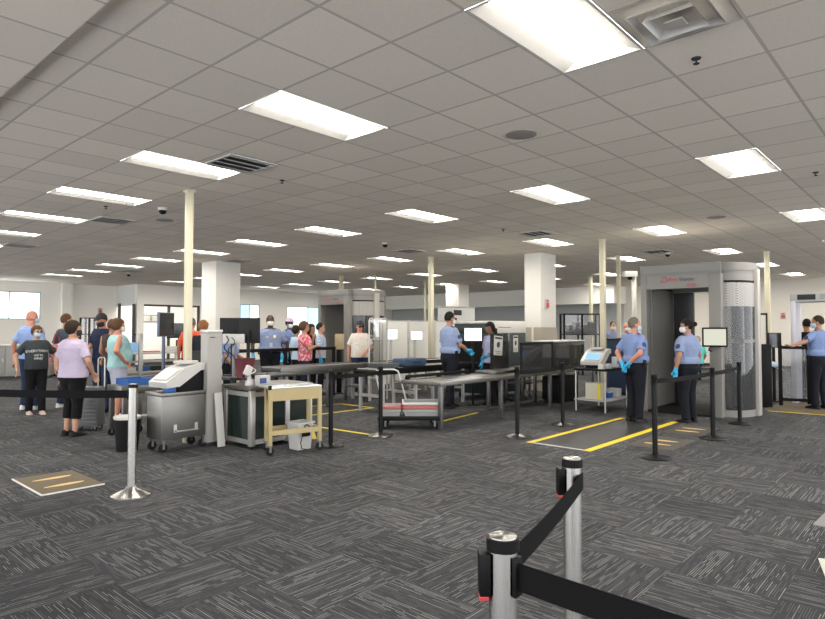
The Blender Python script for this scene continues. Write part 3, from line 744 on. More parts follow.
# ---- lane 2: steel belt, black roller conveyor
def conveyor(label, x0, x1, y0, y1, z, bed, side, legm, legs, th=.12, name='conveyor', rollers=False):
    cx, cy = (x0+x1)/2, (y0+y1)/2; a, b = (x1-x0)/2, (y1-y0)/2; t = thing(name, label, 'conveyor', (cx, cy, 0))
    mb = MB()
    for y in (-b, b-.04): mb.bx(-a, a, y, y+.04, z-th, z+.02, .004)
    mb.build('side_rail', side, t)
    mb = MB(); mb.bx(-a, a, -b+.04, b-.04, z-.05, z-.025 if rollers else z); mb.build('bed', bed, t)
    if rollers:
        mb = MB(); n = int((x1-x0)/.11)
        for k in range(n): xx = -a+.055+k*.11; mb.cyl((xx, -b+.04, z-.012), (xx, b-.04, z-.012), .022, n=10)
        mb.build('rollers', DSTEEL, t)
    for x in legs:
        for y in (-b+.03, b-.03):
            mb = MB(); mb.bx(x-cx-.025, x-cx+.025, y-.025, y+.025, 0, z-th, .003); mb.build('leg', legm, t)
        mb = MB(); mb.bx(x-cx-.02, x-cx+.02, -b+.03, b-.03, .28, .33); mb.build('cross_bar', legm, t)
    return t
conveyor('long steel conveyor belt in front of the standing officers at left', 6.75, 9.0, 9.35, 10.0, .80, mat('belt_grey', (.10, .10, .10), .6), STEEL, DSTEEL, (6.9, 7.9, 8.9), .14)
conveyor('black roller conveyor in front of the man in the white shirt', 9.02, 12.4, 9.4, 10.0, .78, DARK, BLKMET, mat('leg_grey', (.40, .39, .37), .5), (9.12, 10.4, 11.6, 12.3), .1, rollers=True)
conveyor('black roller conveyor feeding the dark x-ray machine, with a navy bag on it', 7.75, 10.5, 7.8, 8.45, .80, DARK, BLKMET, mat('leg_grey', (.40, .39, .37), .5), (7.9, 8.8, 10.3), .1, rollers=True)
t = thing('travel_bag', 'navy blue bag lying flat on the black roller conveyor', 'bag', (8.95, 8.125, .812), .0)
mb = MB(); mb.bx(-.32, .32, -.18, .18, 0, .15, .04); mb.build('shell', mat('navy_fabric', (.03, .06, .11), .7, bump=.2), t)
mb = MB(); mb.tube([(-.1, -.18, .08), (-.09, -.21, .08), (.09, -.21, .08), (.1, -.18, .08)], .01); mb.build('grab_handle', BLACK, t)
t = thing('screening_tray', 'grey tray beyond the navy bag on the roller conveyor', 'tray', (8.2, 8.125, .812))
mb = MB(); mb.loft([sq(.17, .22, 0), sq(.2, .25, .08), sq(.19, .24, .08), sq(.165, .215, .01)]); mb.build('tub', mat('tray_dark', (.12, .125, .13), .5), t)
# clear screen on white pipe frame
t = thing('clear_screen', 'clear acrylic screen in a white pipe frame at the left conveyor', 'screen', (8.95, 9.26, 0))
mb = MB()
mb.tube([(-.02, 0, .02), (-.02, 0, 1.72), (0, 0, 1.76), (.5, 0, 1.76), (.52, 0, 1.72), (.52, 0, .02)], .016)
mb.tube([(-.02, 0, 1.32), (.52, 0, 1.32)], .012); mb.tube([(-.02, 0, .5), (.52, 0, .5)], .012); mb.build('frame', WHITE, t)
mb = MB(); mb.bx(-.01, .51, -.003, .003, .52, 1.74); mb.build('pane', GLASS, t)
# white partition with panels
t = thing('partition_screen', 'row of tall white partition panels behind the left conveyor', 'partition', (13.1, 11.0, 0))
xs = [-2.05, -1.05, .05, 1.1, 2.05]
PP = mat('partition_white', (.74, .74, .71), .15, var=.02)
for p0, p1 in zip(xs, xs[1:]):
    mb = MB(); mb.bx(p0+.03, p1-.03, -.012, .012, .12, 1.74); mb.build('panel', PP, t)
for p0 in xs:
    mb = MB(); mb.bx(p0-.03, p0+.03, -.03, .03, 0, 1.78, .004); mb.build('post', ALU, t)
mb = MB(); mb.bx(xs[0], xs[-1], -.02, .02, 1.74, 1.765); mb.build('top_rail', ALU, t)
SCRL = emis('screen_light', (.80, .90, 1.0), 1.5)
SCRW = emis('screen_white', (1.0, 1.0, .98), 1.9)
DOC = emis('screen_image', (.45, .65, .95), 1.2)
def screen_marks(t, w, zc, y, m):
    mb = MB(); mb.bx(-w*.3, -w*.05, y-.001, y, zc-.05, zc+.06); mb.bx(w*.08, w*.3, y-.001, y, zc-.02, zc+.05); mb.build('scan_image', m, t)
q = place(392, 15.3); t = monitor((q.x, q.y, 0), 0, .36, .27, 1.4, 'small monitor with a pale blue picture in front of the white partition', True, WHITE, SCRL); screen_marks(t, .36, 1.4, -.025, DOC)
q = place(416, 15.4); t = monitor((q.x, q.y, 0), 0, .44, .22, 1.37, 'small monitor with a glowing white screen in front of the white partition', True, WHITE, SCRW)
# ---- lane 1: long steel table
t = table('inspection_table', 'long stainless steel table with square legs in the middle of the room', 7.2, 12.6, 5.9, 6.75, .72, (7.25, 8.9, 10.6, 12.5), .06, th=.06, stag=.75)
mb = MB(); mb.bx(-2.6, -.9, .36, .40, .74, .79, .006); mb.bx(-2.6, -2.54, .35, .41, .71, .75); mb.bx(-.96, -.9, .35, .41, .71, .75); mb.bx(-1.8, -1.74, .35, .41, .71, .75); mb.build('guard_rail', BLACK, t)
mb = MB(); mb.box((-.1, .12, .75), (1.3, .45, .05), .006, ry=-.0); mb.build('raised_tray', STEEL, t)
def plexi(x0, x1, y, z0, z1, label, fm, gm, fw=.035):
    t = thing('plexiglass_shield', label, 'shield', ((x0+x1)/2, y, z0)); a = (x1-x0)/2; h = z1-z0; mb = MB()
    mb.bx(-a, a, -.015, .015, 0, fw); mb.bx(-a, a, -.015, .015, h-fw, h); mb.bx(-a, -a+fw, -.015, .015, fw, h-fw); mb.bx(a-fw, a, -.015, .015, fw, h-fw); mb.build('frame', fm, t)
    mb = MB(); mb.bx(-a+fw, a-fw, -.004, .004, fw, h-fw); mb.build('pane', gm, t); return t
plexi(9.6, 10.78, 5.97, .72, 1.29, 'smoked plastic shield in a thick black frame on the steel table, left one', BLACK, SMOKE)
t = thing('tunnel_hood', 'dark glossy hood at the right end of the steel table', 'hood', (11.5, 6.2, .72))
mb = MB(); mb.bx(-.68, .68, -.22, .25, 0, .56, .02); mb.build('cover', mat('dark_gloss', (.03, .032, .034), .12), t)
mb = MB(); mb.bx(-.69, .69, -.23, .26, .56, .585, .005); mb.build('lid', mat('pale_grey', (.62, .62, .6), .4), t)
mb = MB(); mb.bx(-.6, .6, -.226, -.22, .1, .48); mb.build('window', SMOKE, t)
# notices
def notice(t, w, h, m0=None):
    mb = MB(); mb.bx(-w/2, w/2, -.003, 0, -h/2, h/2); p = mb.build('notice_sheet', PAPER, t)
    mb = MB(); mb.bx(-w*.42, w*.42, -.0045, -.003, h*.34, h*.44); mb.build('printed_header', INK, p)
    mb = MB(); mb.ball((0, -.003, h*.04), (w*.2, .002, h*.15), 2); mb.box((w*.1, -.004, h*.15), (w*.16, .002, h*.1), ry=.5); mb.build('printed_picture', INK, p)
    mb = MB(); mb.bx(-w*.36, w*.36, -.0045, -.003, -h*.33, -h*.28); mb.bx(-w*.25, w*.25, -.0045, -.003, -h*.42, -h*.38); mb.build('printed_text', mat('ink_grey', (.25, .25, .25), .8), p)
    return p
t = thing('acrylic_guard', 'clear acrylic guard with a white notice on the far edge of the steel table', 'shield', (9.87, 6.6, .72))
mb = MB(); mb.bx(-.33, .33, -.004, .004, .0, .74); mb.build('pane', GLASS, t)
mb = MB(); mb.bx(-.33, -.29, -.05, .05, 0, .02); mb.bx(.29, .33, -.05, .05, 0, .02); mb.build('foot', ALU, t)
p = notice(t, .29, .37); p.location = (-.07, -.005, .50); p.rotation_euler.y = .08
# ---- dark x-ray machine
XD = mat('xray_dark', (.016, .026, .030), .35, var=.05, spec=.35)
XW = mat('xray_pale', (.56, .55, .51), .4)
t = thing('x_ray_machine', 'large dark baggage x-ray machine with a pale top, behind the officer', 'machine', (11.65, 8.05, 0))
mb = MB(); mb.bx(-.75, .75, -.48, .48, .12, 1.44, .02); mb.build('body', XD, t)
mb = MB(); mb.bx(-.76, -.60, -.47, .47, 1.44, 1.66, .02); mb.build('head_cover', XD, t)
mb = MB(); mb.bx(-.77, -.59, -.48, .48, 1.66, 1.70, .008); mb.build('head_lid', XW, t)
mb = MB(); mb.bx(-.59, .76, -.49, .48, 1.44, 1.72, .03); mb.build('top_cover', XW, t)
mb = MB(); mb.bx(-.40, .1, -.494, -.49, 1.57, 1.582); mb.build('marking', DARK, t)
mb = MB(); mb.bx(.75, 1.25, -.4, .4, .6, 1.24, .02); mb.build('tunnel_hood', mat('hood_grey', (.06, .063, .064), .4), t)
mb = MB(); mb.bx(-1.1, -.75, -.33, .33, .70, .80, .01); mb.build('infeed', BLKMET, t)
mb = MB(); mb.bx(-.762, -.75, -.34, .34, .82, 1.28); mb.build('tunnel_curtain', BLACK, t)
for x in (-.65, .65):
    for y in (-.38, .38):
        mb = MB(); mb.cyl((x, y, 0), (x, y, .13), .04); mb.build('foot', RUBBER, t)
mb = MB(); mb.cyl((-.5, -.49, 1.52), (-.5, -.505, 1.52), .035); mb.build('emergency_button', BLACK, t)
p = notice(t, .20, .38); p.location = (.30, -.485, 1.20)
q = place(473, 12.3); monitor((q.x, q.y, 0), YAW-pi/2, .37, .28, 1.43, 'operator monitor with a bright white screen right of the officer', True, BLACK, SCRW)
q = place(463, 12.2)
# grey tall machine behind
q = place(456, 19.2); t = thing('grey_scanner_cabinet', 'tall light grey equipment cabinet behind the officer, above the partition', 'cabinet', (q.x, q.y, 0))
mb = MB(); mb.bx(-.55, .6, -.3, .3, .1, 2.19, .015); mb.build('body', mat('cabinet_grey', (.55, .55, .53), .45, var=.05), t)
mb = MB(); mb.bx(-.57, .62, -.32, .32, 2.19, 2.23, .006); mb.build('lid', GREYP, t)
mb = MB(); mb.bx(-.5, -.1, -.304, -.3, 1.96, 2.12); mb.build('vent_panel', DARK, t)
mb = MB(); mb.bx(-.5, .55, -.25, .25, 0, .1); mb.build('plinth', DARK, t)
# trolley with bins
t = thing('bin_trolley', 'low black trolley with a bent white tube handle carrying grey bins', 'trolley', (7.11, 6.45, 0), R(-47))
mb = MB(); mb.bx(-.5, .5, -.27, .27, .14, .20, .01); mb.build('deck', BLACK, t)
mb = MB(); mb.tube([(-.40, .25, .18), (-.49, .26, .55), (-.545, .27, .80), (-.53, .275, .86), (-.47, .28, .885), (-.25, .28, .885), (-.19, .275, .86), (-.165, .27, .80), (-.10, .26, .55), (.0, .25, .18)], .014); mb.build('handle', WHITE, t)
casters(t, [(-.38, -.2), (.38, -.2), (-.38, .2), (.38, .2)], .055, .145)
BING = mat('bin_grey', (.30, .31, .30), .5, var=.04)
BINR = mat('bin_rim_red', (.60, .07, .06), .5)
trm = Matrix.Translation((7.11, 6.45, 0)) @ Matrix.Rotation(R(-47), 4, 'Z')
def bin_(lx, ly, z, w, d, h, rim, label):
    p = trm @ Vector((lx, ly, z)); t = thing('screening_bin', label, 'bin', p, R(-47), 'grey bins on the trolley')
    mb = MB(); mb.loft([sq(w*.46, d*.46, 0), sq(w/2, d/2, h), sq(w/2-.012, d/2-.012, h), sq(w*.46-.012, d*.46-.012, .012)]); mb.build('tub', BING, t)
    mb = MB(); r = .012
    mb.loft([sq(w/2+r, d/2+r, h-.03), sq(w/2+r, d/2+r, h), sq(w/2-.005, d/2-.005, h+.001), sq(w/2-.005, d/2-.005, h-.03)], cap=False); mb.build('rim', rim, t)
bin_(-.30, 0, .20, .30, .42, .10, BING, 'grey bin at the handle end of the trolley, lower of two')
bin_(-.30, 0, .301, .30, .42, .05, BINR, 'red-rimmed bin at the handle end of the trolley, on top')
bin_(.18, 0, .20, .56, .44, .10, BING, 'wide grey bin at the far end of the trolley, lowest of three')
bin_(.18, 0, .301, .56, .44, .05, BINR, 'wide red-rimmed bin in the middle of the three on the trolley')
bin_(.18, 0, .352, .58, .45, .06, mat('bin_pale', (.60, .60, .57), .5), 'wide pale bin topmost of the three on the trolley')
# ---- body scanners
SG = mat('scanner_grey', (.20, .192, .176), .45, var=.03)
SGL = mat('scanner_pale', (.37, .355, .325), .4)
SGD = mat('scanner_inner', (.17, .165, .155), .5)
def perf():
    if 'perforated' in MATS: return MATS['perforated']
    N = NT('perforated'); sx = N.n('ShaderNodeSeparateXYZ'); N.link(N.coord('Object'), sx.inputs[0])
    q = N.mt('MULTIPLY', N.mt('SINE', N.mt('MULTIPLY', sx.outputs[2], 140)), N.mt('SINE', N.mt('MULTIPLY', N.mt('ADD', sx.outputs[0], N.mt('MULTIPLY', sx.outputs[1], .6)), 140)))
    N.link(N.mix(N.mt('GREATER_THAN', q, .45), (.34, .33, .31, 1), (.16, .155, .15, 1)), N.b.inputs['Base Color']); N.b.inputs['Roughness'].default_value = .5
    MATS['perforated'] = N.m; return N.m
def make_scanner(label, loc, display):
    """front opening faces local -X; origin at the middle of the front edge on the floor"""
    t = thing('body_scanner', label, 'scanner', loc, 0, 'walk-in body scanners')
    D, W, H = 1.6, .70, 2.72
    def arc(r_off, y_s, n=14):
        # curved flank from the front pillar round to the rear pillar
        pts = []
        for k in range(n+1):
            a = pi*k/n; pts.append((.8-.63*cos(a), y_s*(W-.03-r_off+(.40 if y_s < 0 else .2)*sin(a))))
        return pts
    def band(y_s, z0, z1, t_, m, name, a0=0, a1=14):
        o_, i_ = arc(0, y_s), arc(t_, y_s); mb = MB(); o_, i_ = o_[a0:a1+1], i_[a0:a1+1]
        mb.loft([[(ox, oy, z0), (ox, oy, z1), (ix, iy, z1), (ix, iy, z0)] for (ox, oy), (ix, iy) in zip(o_, i_)]); return mb.build(name, m, t)
    for x0, x1 in ((0, .2), (D-.2, D)):
        for s in (-1, 1):
            mb = MB(); mb.bx(x0, x1, s*(W-(.2 if s < 0 else .11)), s*W, 0, H-.2, .012); mb.build('pillar', SG, t)
    for s in (-1, 1):
        mb = MB(); e = .30 if s < 0 else .1; mb.bx(.70, .90, s*(W+e), s*(W+e+.12), 0, H-.1, .012); mb.build('side_post', SGL, t)
        band(s, 0, .12, .06, SG, 'lower_skirt'); band(s, 1.94, 2.36, .03, perf(), 'perforated_band'); band(s, 2.40, H-.2, .05, SG, 'upper_ring')
        band(s, 2.36, 2.40, .03, BLACK, 'dark_slot')
        if s < 0: band(s, .12, 1.94, .012, glass('scanner_glass', (.42, .43, .44), .05), 'curved_window')
        else: band(s, .12, 1.94, .03, SG, 'curved_wall')
        band(s, 1.30, 1.36, .045, SGL, 'mid_rail')
        mb = MB(); mb.bx(.68, .92, s*(.70 if s < 0 else .62), s*(.84 if s < 0 else .66), .05, 2.3, .01); mb.build('antenna_mast', mat('mast_dark', (.012, .012, .014), .2), t)
    for s in (1,):
        mb = MB(); mb.bx(.2, 1.38, s*(W-.13), s*(W-.09), .05, 2.3); mb.build('inner_wall', SG, t)
        mb = MB(); mb.bx(1.40, 1.46, .18, .57, .05, 2.27); mb.build('rear_panel', mat('mast_dark', (.012, .012, .014), .2), t)
    for x0 in (0.0, D-.2):
        mb = MB(); mb.bx(x0+.01, x0+.19, -W+.2, W-.11, 2.28, H-.2); mb.build('header', SG, t)
    out = [(0, -W)]+arc(0, -1)+[(D, -W), (D, W)]+list(reversed(arc(0, 1)))+[(0, W)]
    mb = MB(); mb.prism(out, H-.2, H-.14); mb.build('roof_seam', SGD, t)
    mb = MB(); mb.prism([((x-.8)*1.01+.8, y*1.01) for x, y in out], H-.14, H); mb.build('roof', SG, t)
    mb = MB(); mb.prism([(-.01, -W+.2), (D, -W+.2), (D, W-.11), (-.01, W-.11)], 0, .035); mb.build('platform', RUBBER, t)
    # lettering on the header, facing -X
    def face(y, z): return Matrix.Translation((-.006, y, z)) @ Euler((pi/2, 0, -pi/2)).to_matrix().to_4x4()
    text_obj('Pro', .105, mat('logo_red', (.62, .03, .05), .5), t, face(.10, 2.56-.2+.05), 'logo_lettering')
    text_obj('Vision', .105, mat('logo_dark', (.06, .06, .07), .5), t, face(-.13, 2.41), 'logo_lettering')
    text_obj('ATD', .085, mat('logo_red', (.62, .03, .05), .5), t, face(-.22, 2.30), 'logo_lettering')
    mb = MB(); n = 40; pts = [(-.004, .265+.052*cos(2*pi*k/n*.86+.9), 2.445+.052*sin(2*pi*k/n*.86+.9)) for k in range(n+1)]; mb.tube(pts, .007, 6); mb.build('logo_ring', mat('logo_red', (.62, .03, .05), .5), t)
    if display:
        mb = MB(); mb.box((-.10, -.62, 1.40), (.05, .40, .34), .012, rz=-.2+.45); d_ = mb.build('display', BLACK, t)
        mb = MB(); mb.box((-.126, -.628, 1.40), (.008, .345, .28), .0, rz=.25); mb.build('display_screen', emis('screen_cream', (.80, .80, .66), .62), d_)
        mb = MB(); mb.tube([(0, -.56, 1.3), (-.06, -.55, 1.25), (-.07, -.52, 1.2), (-.03, -.5, 1.17), (0, -.54, 1.15)], .012); mb.bx(-.08, .01, -.58, -.5, 1.33, 1.43); mb.build('display_arm', BLACK, d_)
    return t
make_scanner('big grey body scanner at right with a red and black logo and a pale screen', (11.42, 3.76, 0), True)
make_scanner('grey body scanner farther back at left, behind the man in the white shirt', (12.1, 14.15, 0), False)
# camera on bracket left of the right scanner
q = place(631, 12.6); t = thing('tracking_camera', 'white box camera on a pole bracket left of the right scanner', 'camera', (q.x, q.y, 0), YAW-pi/2)
mb = MB(); mb.bx(.05, .14, .05, .1, 0, 2.66, .005); mb.build('bracket', PAINT, t)
mb = MB(); mb.bx(-.14, .12, -.08, .08, 2.62, 2.74, .015); mb.build('housing', WHITE, t)
mb = MB(); mb.ball((-.02, -.02, 2.61), .055, 2); mb.build('lens_dome', BLACK, t)
# ---- trace table by the officers
t = thing('swab_table', 'black two-tier table with a white swab machine left of the officers', 'table', (11.15, 5.13, 0))
a, b = .52, .32
mb = MB(); mb.bx(-a, a, -b, b, .76, .80, .006); mb.build('tabletop', BLACK, t)
mb = MB(); mb.bx(-a, a, -b, b, .20, .225, .004); mb.build('shelf', mat('shelf_grey', (.3, .3, .3), .5), t)
for x in (-a+.03, a-.03):
    for y in (-b+.03, b-.03):
        mb = MB(); mb.cyl((x, y, 0), (x, y, .76), .016); mb.build('leg', ALU, t)
slant_device((11.08, 5.2, .80), .1, emis('screen_blue', (.28, .55, .90), .9), 'white swab machine with a blue screen on the black two-tier table', 1.0)
for k, (x, y, w, h, m, lab) in enumerate(((10.72, 4.93, .09, .09, PAPER, 'white box at the left front of the black table'), (10.90, 4.90, .16, .09, WHITE, 'white carton in front of the blue-screen device'), (11.45, 4.98, .13, .20, mat('carton_pale', (.72, .74, .76), .6), 'tall pale carton at the right of the blue-screen device'))):
    mb = MB(); mb.bx(-w/2, w/2, -.05, .05, 0, h, .006); o = mb.build('supply_box', m, None, (x, y, .80)); tag(o, lab, 'box', 'boxes on the swab table')
    mb = MB(); mb.bx(-w*.3, w*.3, -.053, -.05, h*.3, h*.6); mb.build('printed_panel', mat('print_blue', (.25, .35, .55), .6), o)
for k, (x, y, w, d, h, m, lab) in enumerate(((10.86, 5.12, .22, .3, .30, mat('box_yellow_white', (.48, .46, .36), .6), 'pale yellow box on the lower shelf of the black table'), (11.22, 5.08, .18, .2, .1, BLUE, 'blue packet on the lower shelf of the black table'), (11.5, 5.04, .2, .22, .16, PAPER, 'white carton on the lower shelf of the black table'))):
    mb = MB(); mb.bx(-w/2, w/2, -d/2, d/2, 0, h, .006); o = mb.build('supply_box', m, None, (x, y, .225)); tag(o, lab, 'box', 'boxes on the lower shelf')
    if k == 0: mb = MB(); mb.bx(-w/2-.004, -w/2, -d/2, -d/2+.05, 0, h); mb.build('yellow_edge', YEL, o)
# blue counter and black rack behind
q = place(622, 14.5); t = thing('podium', 'blue fronted counter between the cream poles, before two masked people', 'counter', (q.x, q.y, 0), YAW-pi/2)
mb = MB(); mb.bx(-.42, .5, -.25, .25, .05, 1.28, .01); mb.build('body', mat('counter_blue', (.01, .024, .06), .5), t)
mb = MB(); mb.bx(-.45, .53, -.28, .28, 1.28, 1.32, .006); mb.build('top', DARK, t)
mb = MB(); mb.bx(-.4, .48, -.23, .23, 0, .05); mb.build('plinth', BLACK, t)
def rack(loc, rz, w, d, h, label, nsh, m=BLKMET, gl=True):
    t = thing('display_rack', label, 'rack', loc, rz)
    for x in (-w/2, 0, w/2):
        for y in (-d/2, d/2):
            mb = MB(); mb.bx(x-.03, x+.03, y-.03, y+.03, 0, h); mb.build('post', m, t)
    for k in range(nsh):
        z = h*(k+1)/nsh; mb = MB(); mb.bx(-w/2, w/2, -d/2, d/2, z-.04, z); mb.build('shelf', m, t)
    if gl: mb = MB(); mb.bx(-w/2+.03, w/2-.03, -d/2-.005, -d/2+.005, .1, h-.05); mb.build('pane', GLASS, t)
    return t
q = place(580, 20.5); rack((q.x, q.y, 0), YAW-pi/2, 1.2, .5, 2.05, 'black framed glass case behind the column with the red call box', 3)
for k in range(4):
    qq = place(568+8*k, 20.5); mb = MB(); mb.bx(-.13, .13, -.12, .12, 0, .30+.1*(k % 2), .03); tag(mb.build('stored_case', mat('case_dark', (.05, .05, .055), .5), None, (qq.x, qq.y, 1.367), YAW-pi/2), 'dark case stored inside the black framed glass case', 'case', 'cases in the glass case')
q = place(92, 25.0); rack((q.x, q.y, 0), YAW-pi/2, .72, .4, 2.0, 'black framed glass rack against the far left wall', 3)
# red call boxes
def callbox(loc, rz, label):
    t = thing('fire_call_point', label, 'alarm', loc, rz, 'red call points')
    mb = MB(); mb.bx(-.09, .09, -.04, 0, -.12, .12, .008); mb.build('plate', WHITE, t)
    mb = MB(); mb.bx(-.06, .06, -.055, -.04, -.09, .03, .006); mb.build('red_face', RED, t)
    mb = MB(); mb.bx(-.045, .045, -.05, -.04, .05, .1); mb.build('strobe', mat('strobe_red', (.5, .08, .06), .3), t)
callbox((CORN.x+.26, CORN.y, 2.17), 0, 'red fire call point on the square white column')
callbox((XR, 5.05, 2.05), -pi/2, 'red fire call point on the right wall')
callbox((10.7, 28.2, 2.33), 0, 'red fire call point on the far left wall')
# ---- walk-through detector and gate at right
t = thing('metal_detector', 'pale walk-through metal detector arch at the right edge', 'detector', (14.95, 2.13, 0))
DET = mat('detector_pale', (.60, .60, .68), .35)
for s in (-1, 1):
    mb = MB(); mb.bx(-.3, .3, s*.42-.05, s*.42+.05, 0, 2.12, .03); mb.build('side_panel', DET, t)
mb = MB(); mb.bx(-.28, .28, -.47, .47, 2.10, 2.28, .015); mb.build('header', mat('detector_grey', (.42, .43, .43), .4), t)
mb = MB(); mb.bx(-.286, -.28, .02, .34, 2.14, 2.25); mb.build('display_panel', DARK, t)
mb = MB(); mb.bx(-.287, -.28, -.35, -.05, 2.14, 2.25); mb.build('control_panel', mat('detector_pad', (.3, .32, .31), .5), t)
t = thing('swing_gate', 'waist-high glass gate in a black frame beside the officer at right', 'gate', (14.12, 2.45, 0), R(-80))
for x in (-.24, .24):
    mb = MB(); mb.bx(x-.035, x+.035, -.035, .035, .0 if x < 0 else .06, 1.22, .005); mb.build('post', BLACK, t)
mb = MB(); mb.bx(-.24, .24, -.015, .015, 1.14, 1.2); mb.build('top_bar', BLACK, t); mb = MB(); mb.bx(-.24, .24, -.015, .015, .1, .16); mb.build('bottom_bar', BLACK, t)
mb = MB(); mb.bx(-.2, .2, -.005, .005, .16, 1.14); mb.build('pane', glass('gate_glass', (.75, .76, .78), .2), t)
for z in (.3, .62, .95):
    mb = MB(); mb.bx(.27, .30, -.02, .02, z-.05, z+.05); mb.build('hinge', BLACK, t)
q = place(764.5, 12.1); t = thing('control_cabinet', 'black waist-high cabinet right of the big scanner', 'cabinet', (q.x, q.y, 0), YAW-pi/2-.3)
mb = MB(); mb.bx(-.1, .08, -.15, .15, .0, 1.24, .008); mb.build('body', BLACK, t)
mb = MB(); mb.bx(-.085, -.06, .05, .08, 1.24, 1.84); mb.bx(.04, .065, .05, .08, 1.24, 1.84); mb.bx(-.085, .065, .05, .08, 1.82, 1.86); mb.build('tall_frame', BLKMET, t)
q = place(774, 12.9); t = monitor((q.x, q.y, 0), YAW-pi/2, .28, .32, 1.30, 'black monitor on a post right of the scanner cabinet', True)
mb = MB(); mb.box((-.04, -.08, .76), (.3, .2, .012), rx=.4, ry=.35); mb.box((-.02, -.1, .79), (.22, .16, .01), rx=.6, ry=.3); tag(mb.build('leaflet', mat('leaflet_blue', (.55, .72, .85), .5), t), 'pale blue leaflets')
mb = MB(); mb.bx(-.16, .16, -.17, -.03, .73, .745); mb.build('shelf', BLACK, t)
# ---- left background: counters, desk, queue equipment
def counter(loc, rz, w, d, h, label, bm_, tm):
    t = thing('service_counter', label, 'counter', loc, rz)
    mb = MB(); mb.bx(-w/2, w/2, -d/2, d/2, .08, h-.04, .006); mb.build('body', bm_, t)
    mb = MB(); mb.bx(-w/2-.03, w/2+.03, -d/2-.03, d/2+.03, h-.04, h, .006); mb.build('top', tm, t)
    mb = MB(); mb.bx(-w/2+.04, w/2-.04, -d/2+.04, d/2-.04, 0, .08); mb.build('plinth', DARK, t)
    n = max(2, int(w/.55))
    for k in range(n):
        x0 = -w/2+w*k/n+.02; x1 = -w/2+w*(k+1)/n-.02
        mb = MB(); mb.bx(x0, x1, -d/2-.012, -d/2, .12, h-.09, .003); dd = mb.build('door', bm_, t)
        mb = MB(); mb.bx(x1-.06, x1-.04, -d/2-.03, -d/2-.012, h*.5, h*.5+.1); mb.build('handle', ALU, dd)
    return t
CP = mat('counter_pale', (.22, .215, .2), .5, var=.03)
q = place(10, 19); counter((q.x, q.y, 0), YAW-pi/2+.3, 2.4, .6, 1.05, 'pale grey service counter behind the people at the far left', CP, WHITE)
q = place(72, 20.3); counter((q.x, q.y, 0), YAW-pi/2+.3, 1.3, .6, .95, 'lower pale service counter behind the woman in the lavender shirt', CP, STEEL)
q = place(152, 15.5); t = table('work_desk', 'white desk with shelves behind the woman in the aqua top', q.x-.8, q.x+.9, q.y-.3, q.y+.35, .95, (q.x-.75, q.x+.8), .05, WHITE, ALU, .04, .4)
for k in range(3):
    mb = MB(); mb.bx(-.75, .8, -.2, .25, .2+.25*k, .23+.25*k); mb.build('shelf', WHITE, t)
for k, (dx, w, h, m, lab) in enumerate(((-.45, .3, .25, mat('bag_blue', (.25, .45, .75), .6), 'light blue bag on the white desk behind the aqua top'), (.0, .36, .03, RED, 'flat red folder on the white desk'), (.5, .28, .14, WHITE, 'white box on the white desk'), (.75, .12, .3, BLACK, 'black bottle holder on the white desk'))):
    mb = MB(); mb.bx(-w/2, w/2, -.1, .1, 0, h, .01); tag(mb.build(['soft_bag', 'folder', 'box', 'holder'][k], m, None, (q.x+dx, q.y, .95)), lab, ['bag', 'folder', 'box', 'holder'][k])
for k in range(4):
    mb = MB(); mb.bx(-.12, .12, -.1, .1, 0, .12, .008); tag(mb.build('storage_tub', [WHITE, BLUE, DARK, PAPER][k], None, (q.x-.55+.33*k, q.y, .48)), ['white', 'blue', 'dark', 'pale'][k]+' tub on the middle shelf of the white desk', 'tub', 'tubs on the desk shelf')
q = place(166, 10.6); t = monitor((q.x, q.y, 0), YAW-pi/2+1.45, .50, .42, 1.62, 'tilted dark blue-grey monitor on a floor stand left of the cream pole', True, mat('monitor_blue_grey', (.09, .11, .17), .4))
t = thing('desk_partition', 'dark waist-high panel behind the white device and pole', 'panel', place(200, 10.4), .0)
mb = MB(); mb.bx(-.22, .3, -.03, .03, .05, 1.17, .005); mb.build('panel', DARK, t)
mb = MB(); mb.bx(-.2, -.12, -.15, .15, 0, .05); mb.bx(.2, .28, -.15, .15, 0, .05); mb.build('foot', BLACK, t)
t = thing('pale_post', 'thin pale metal post in front of the white desk', 'post', place(141, 10.8))
mb = MB(); mb.bx(-.03, .03, -.03, .03, .01, 1.46, .004); mb.build('shaft', ALU, t)
mb = MB(); mb.lathe((0, 0, 0), [(.001, 0), (.14, 0), (.13, .015), (.001, .02)]); mb.build('foot', DSTEEL, t)
# rolling suitcase
t = thing('rolling_suitcase', 'grey ribbed hard-shell suitcase beside the woman in the lavender shirt', 'suitcase', place(90, 9.35), YAW-pi/2)
mb = MB(); mb.bx(-.2, .2, -.13, .13, .06, .66, .04)
for k in range(9): mb.bx(-.195, .195, -.138, -.128, .12+.055*k, .145+.055*k, .004)
mb.build('shell', mat('suitcase_grey', (.12, .12, .125), .35), t)
mb = MB(); mb.tube([(.1, .08, .64), (.1, .08, 1.08), (.12, .08, 1.1), (.19, .08, 1.1), (.2, .08, 1.08), (.2, .08, .64)], .01); mb.build('pull_handle', ALU, t)
casters(t, [(-.15, -.08), (.15, -.08), (-.15, .08), (.15, .08)], .03, .07)
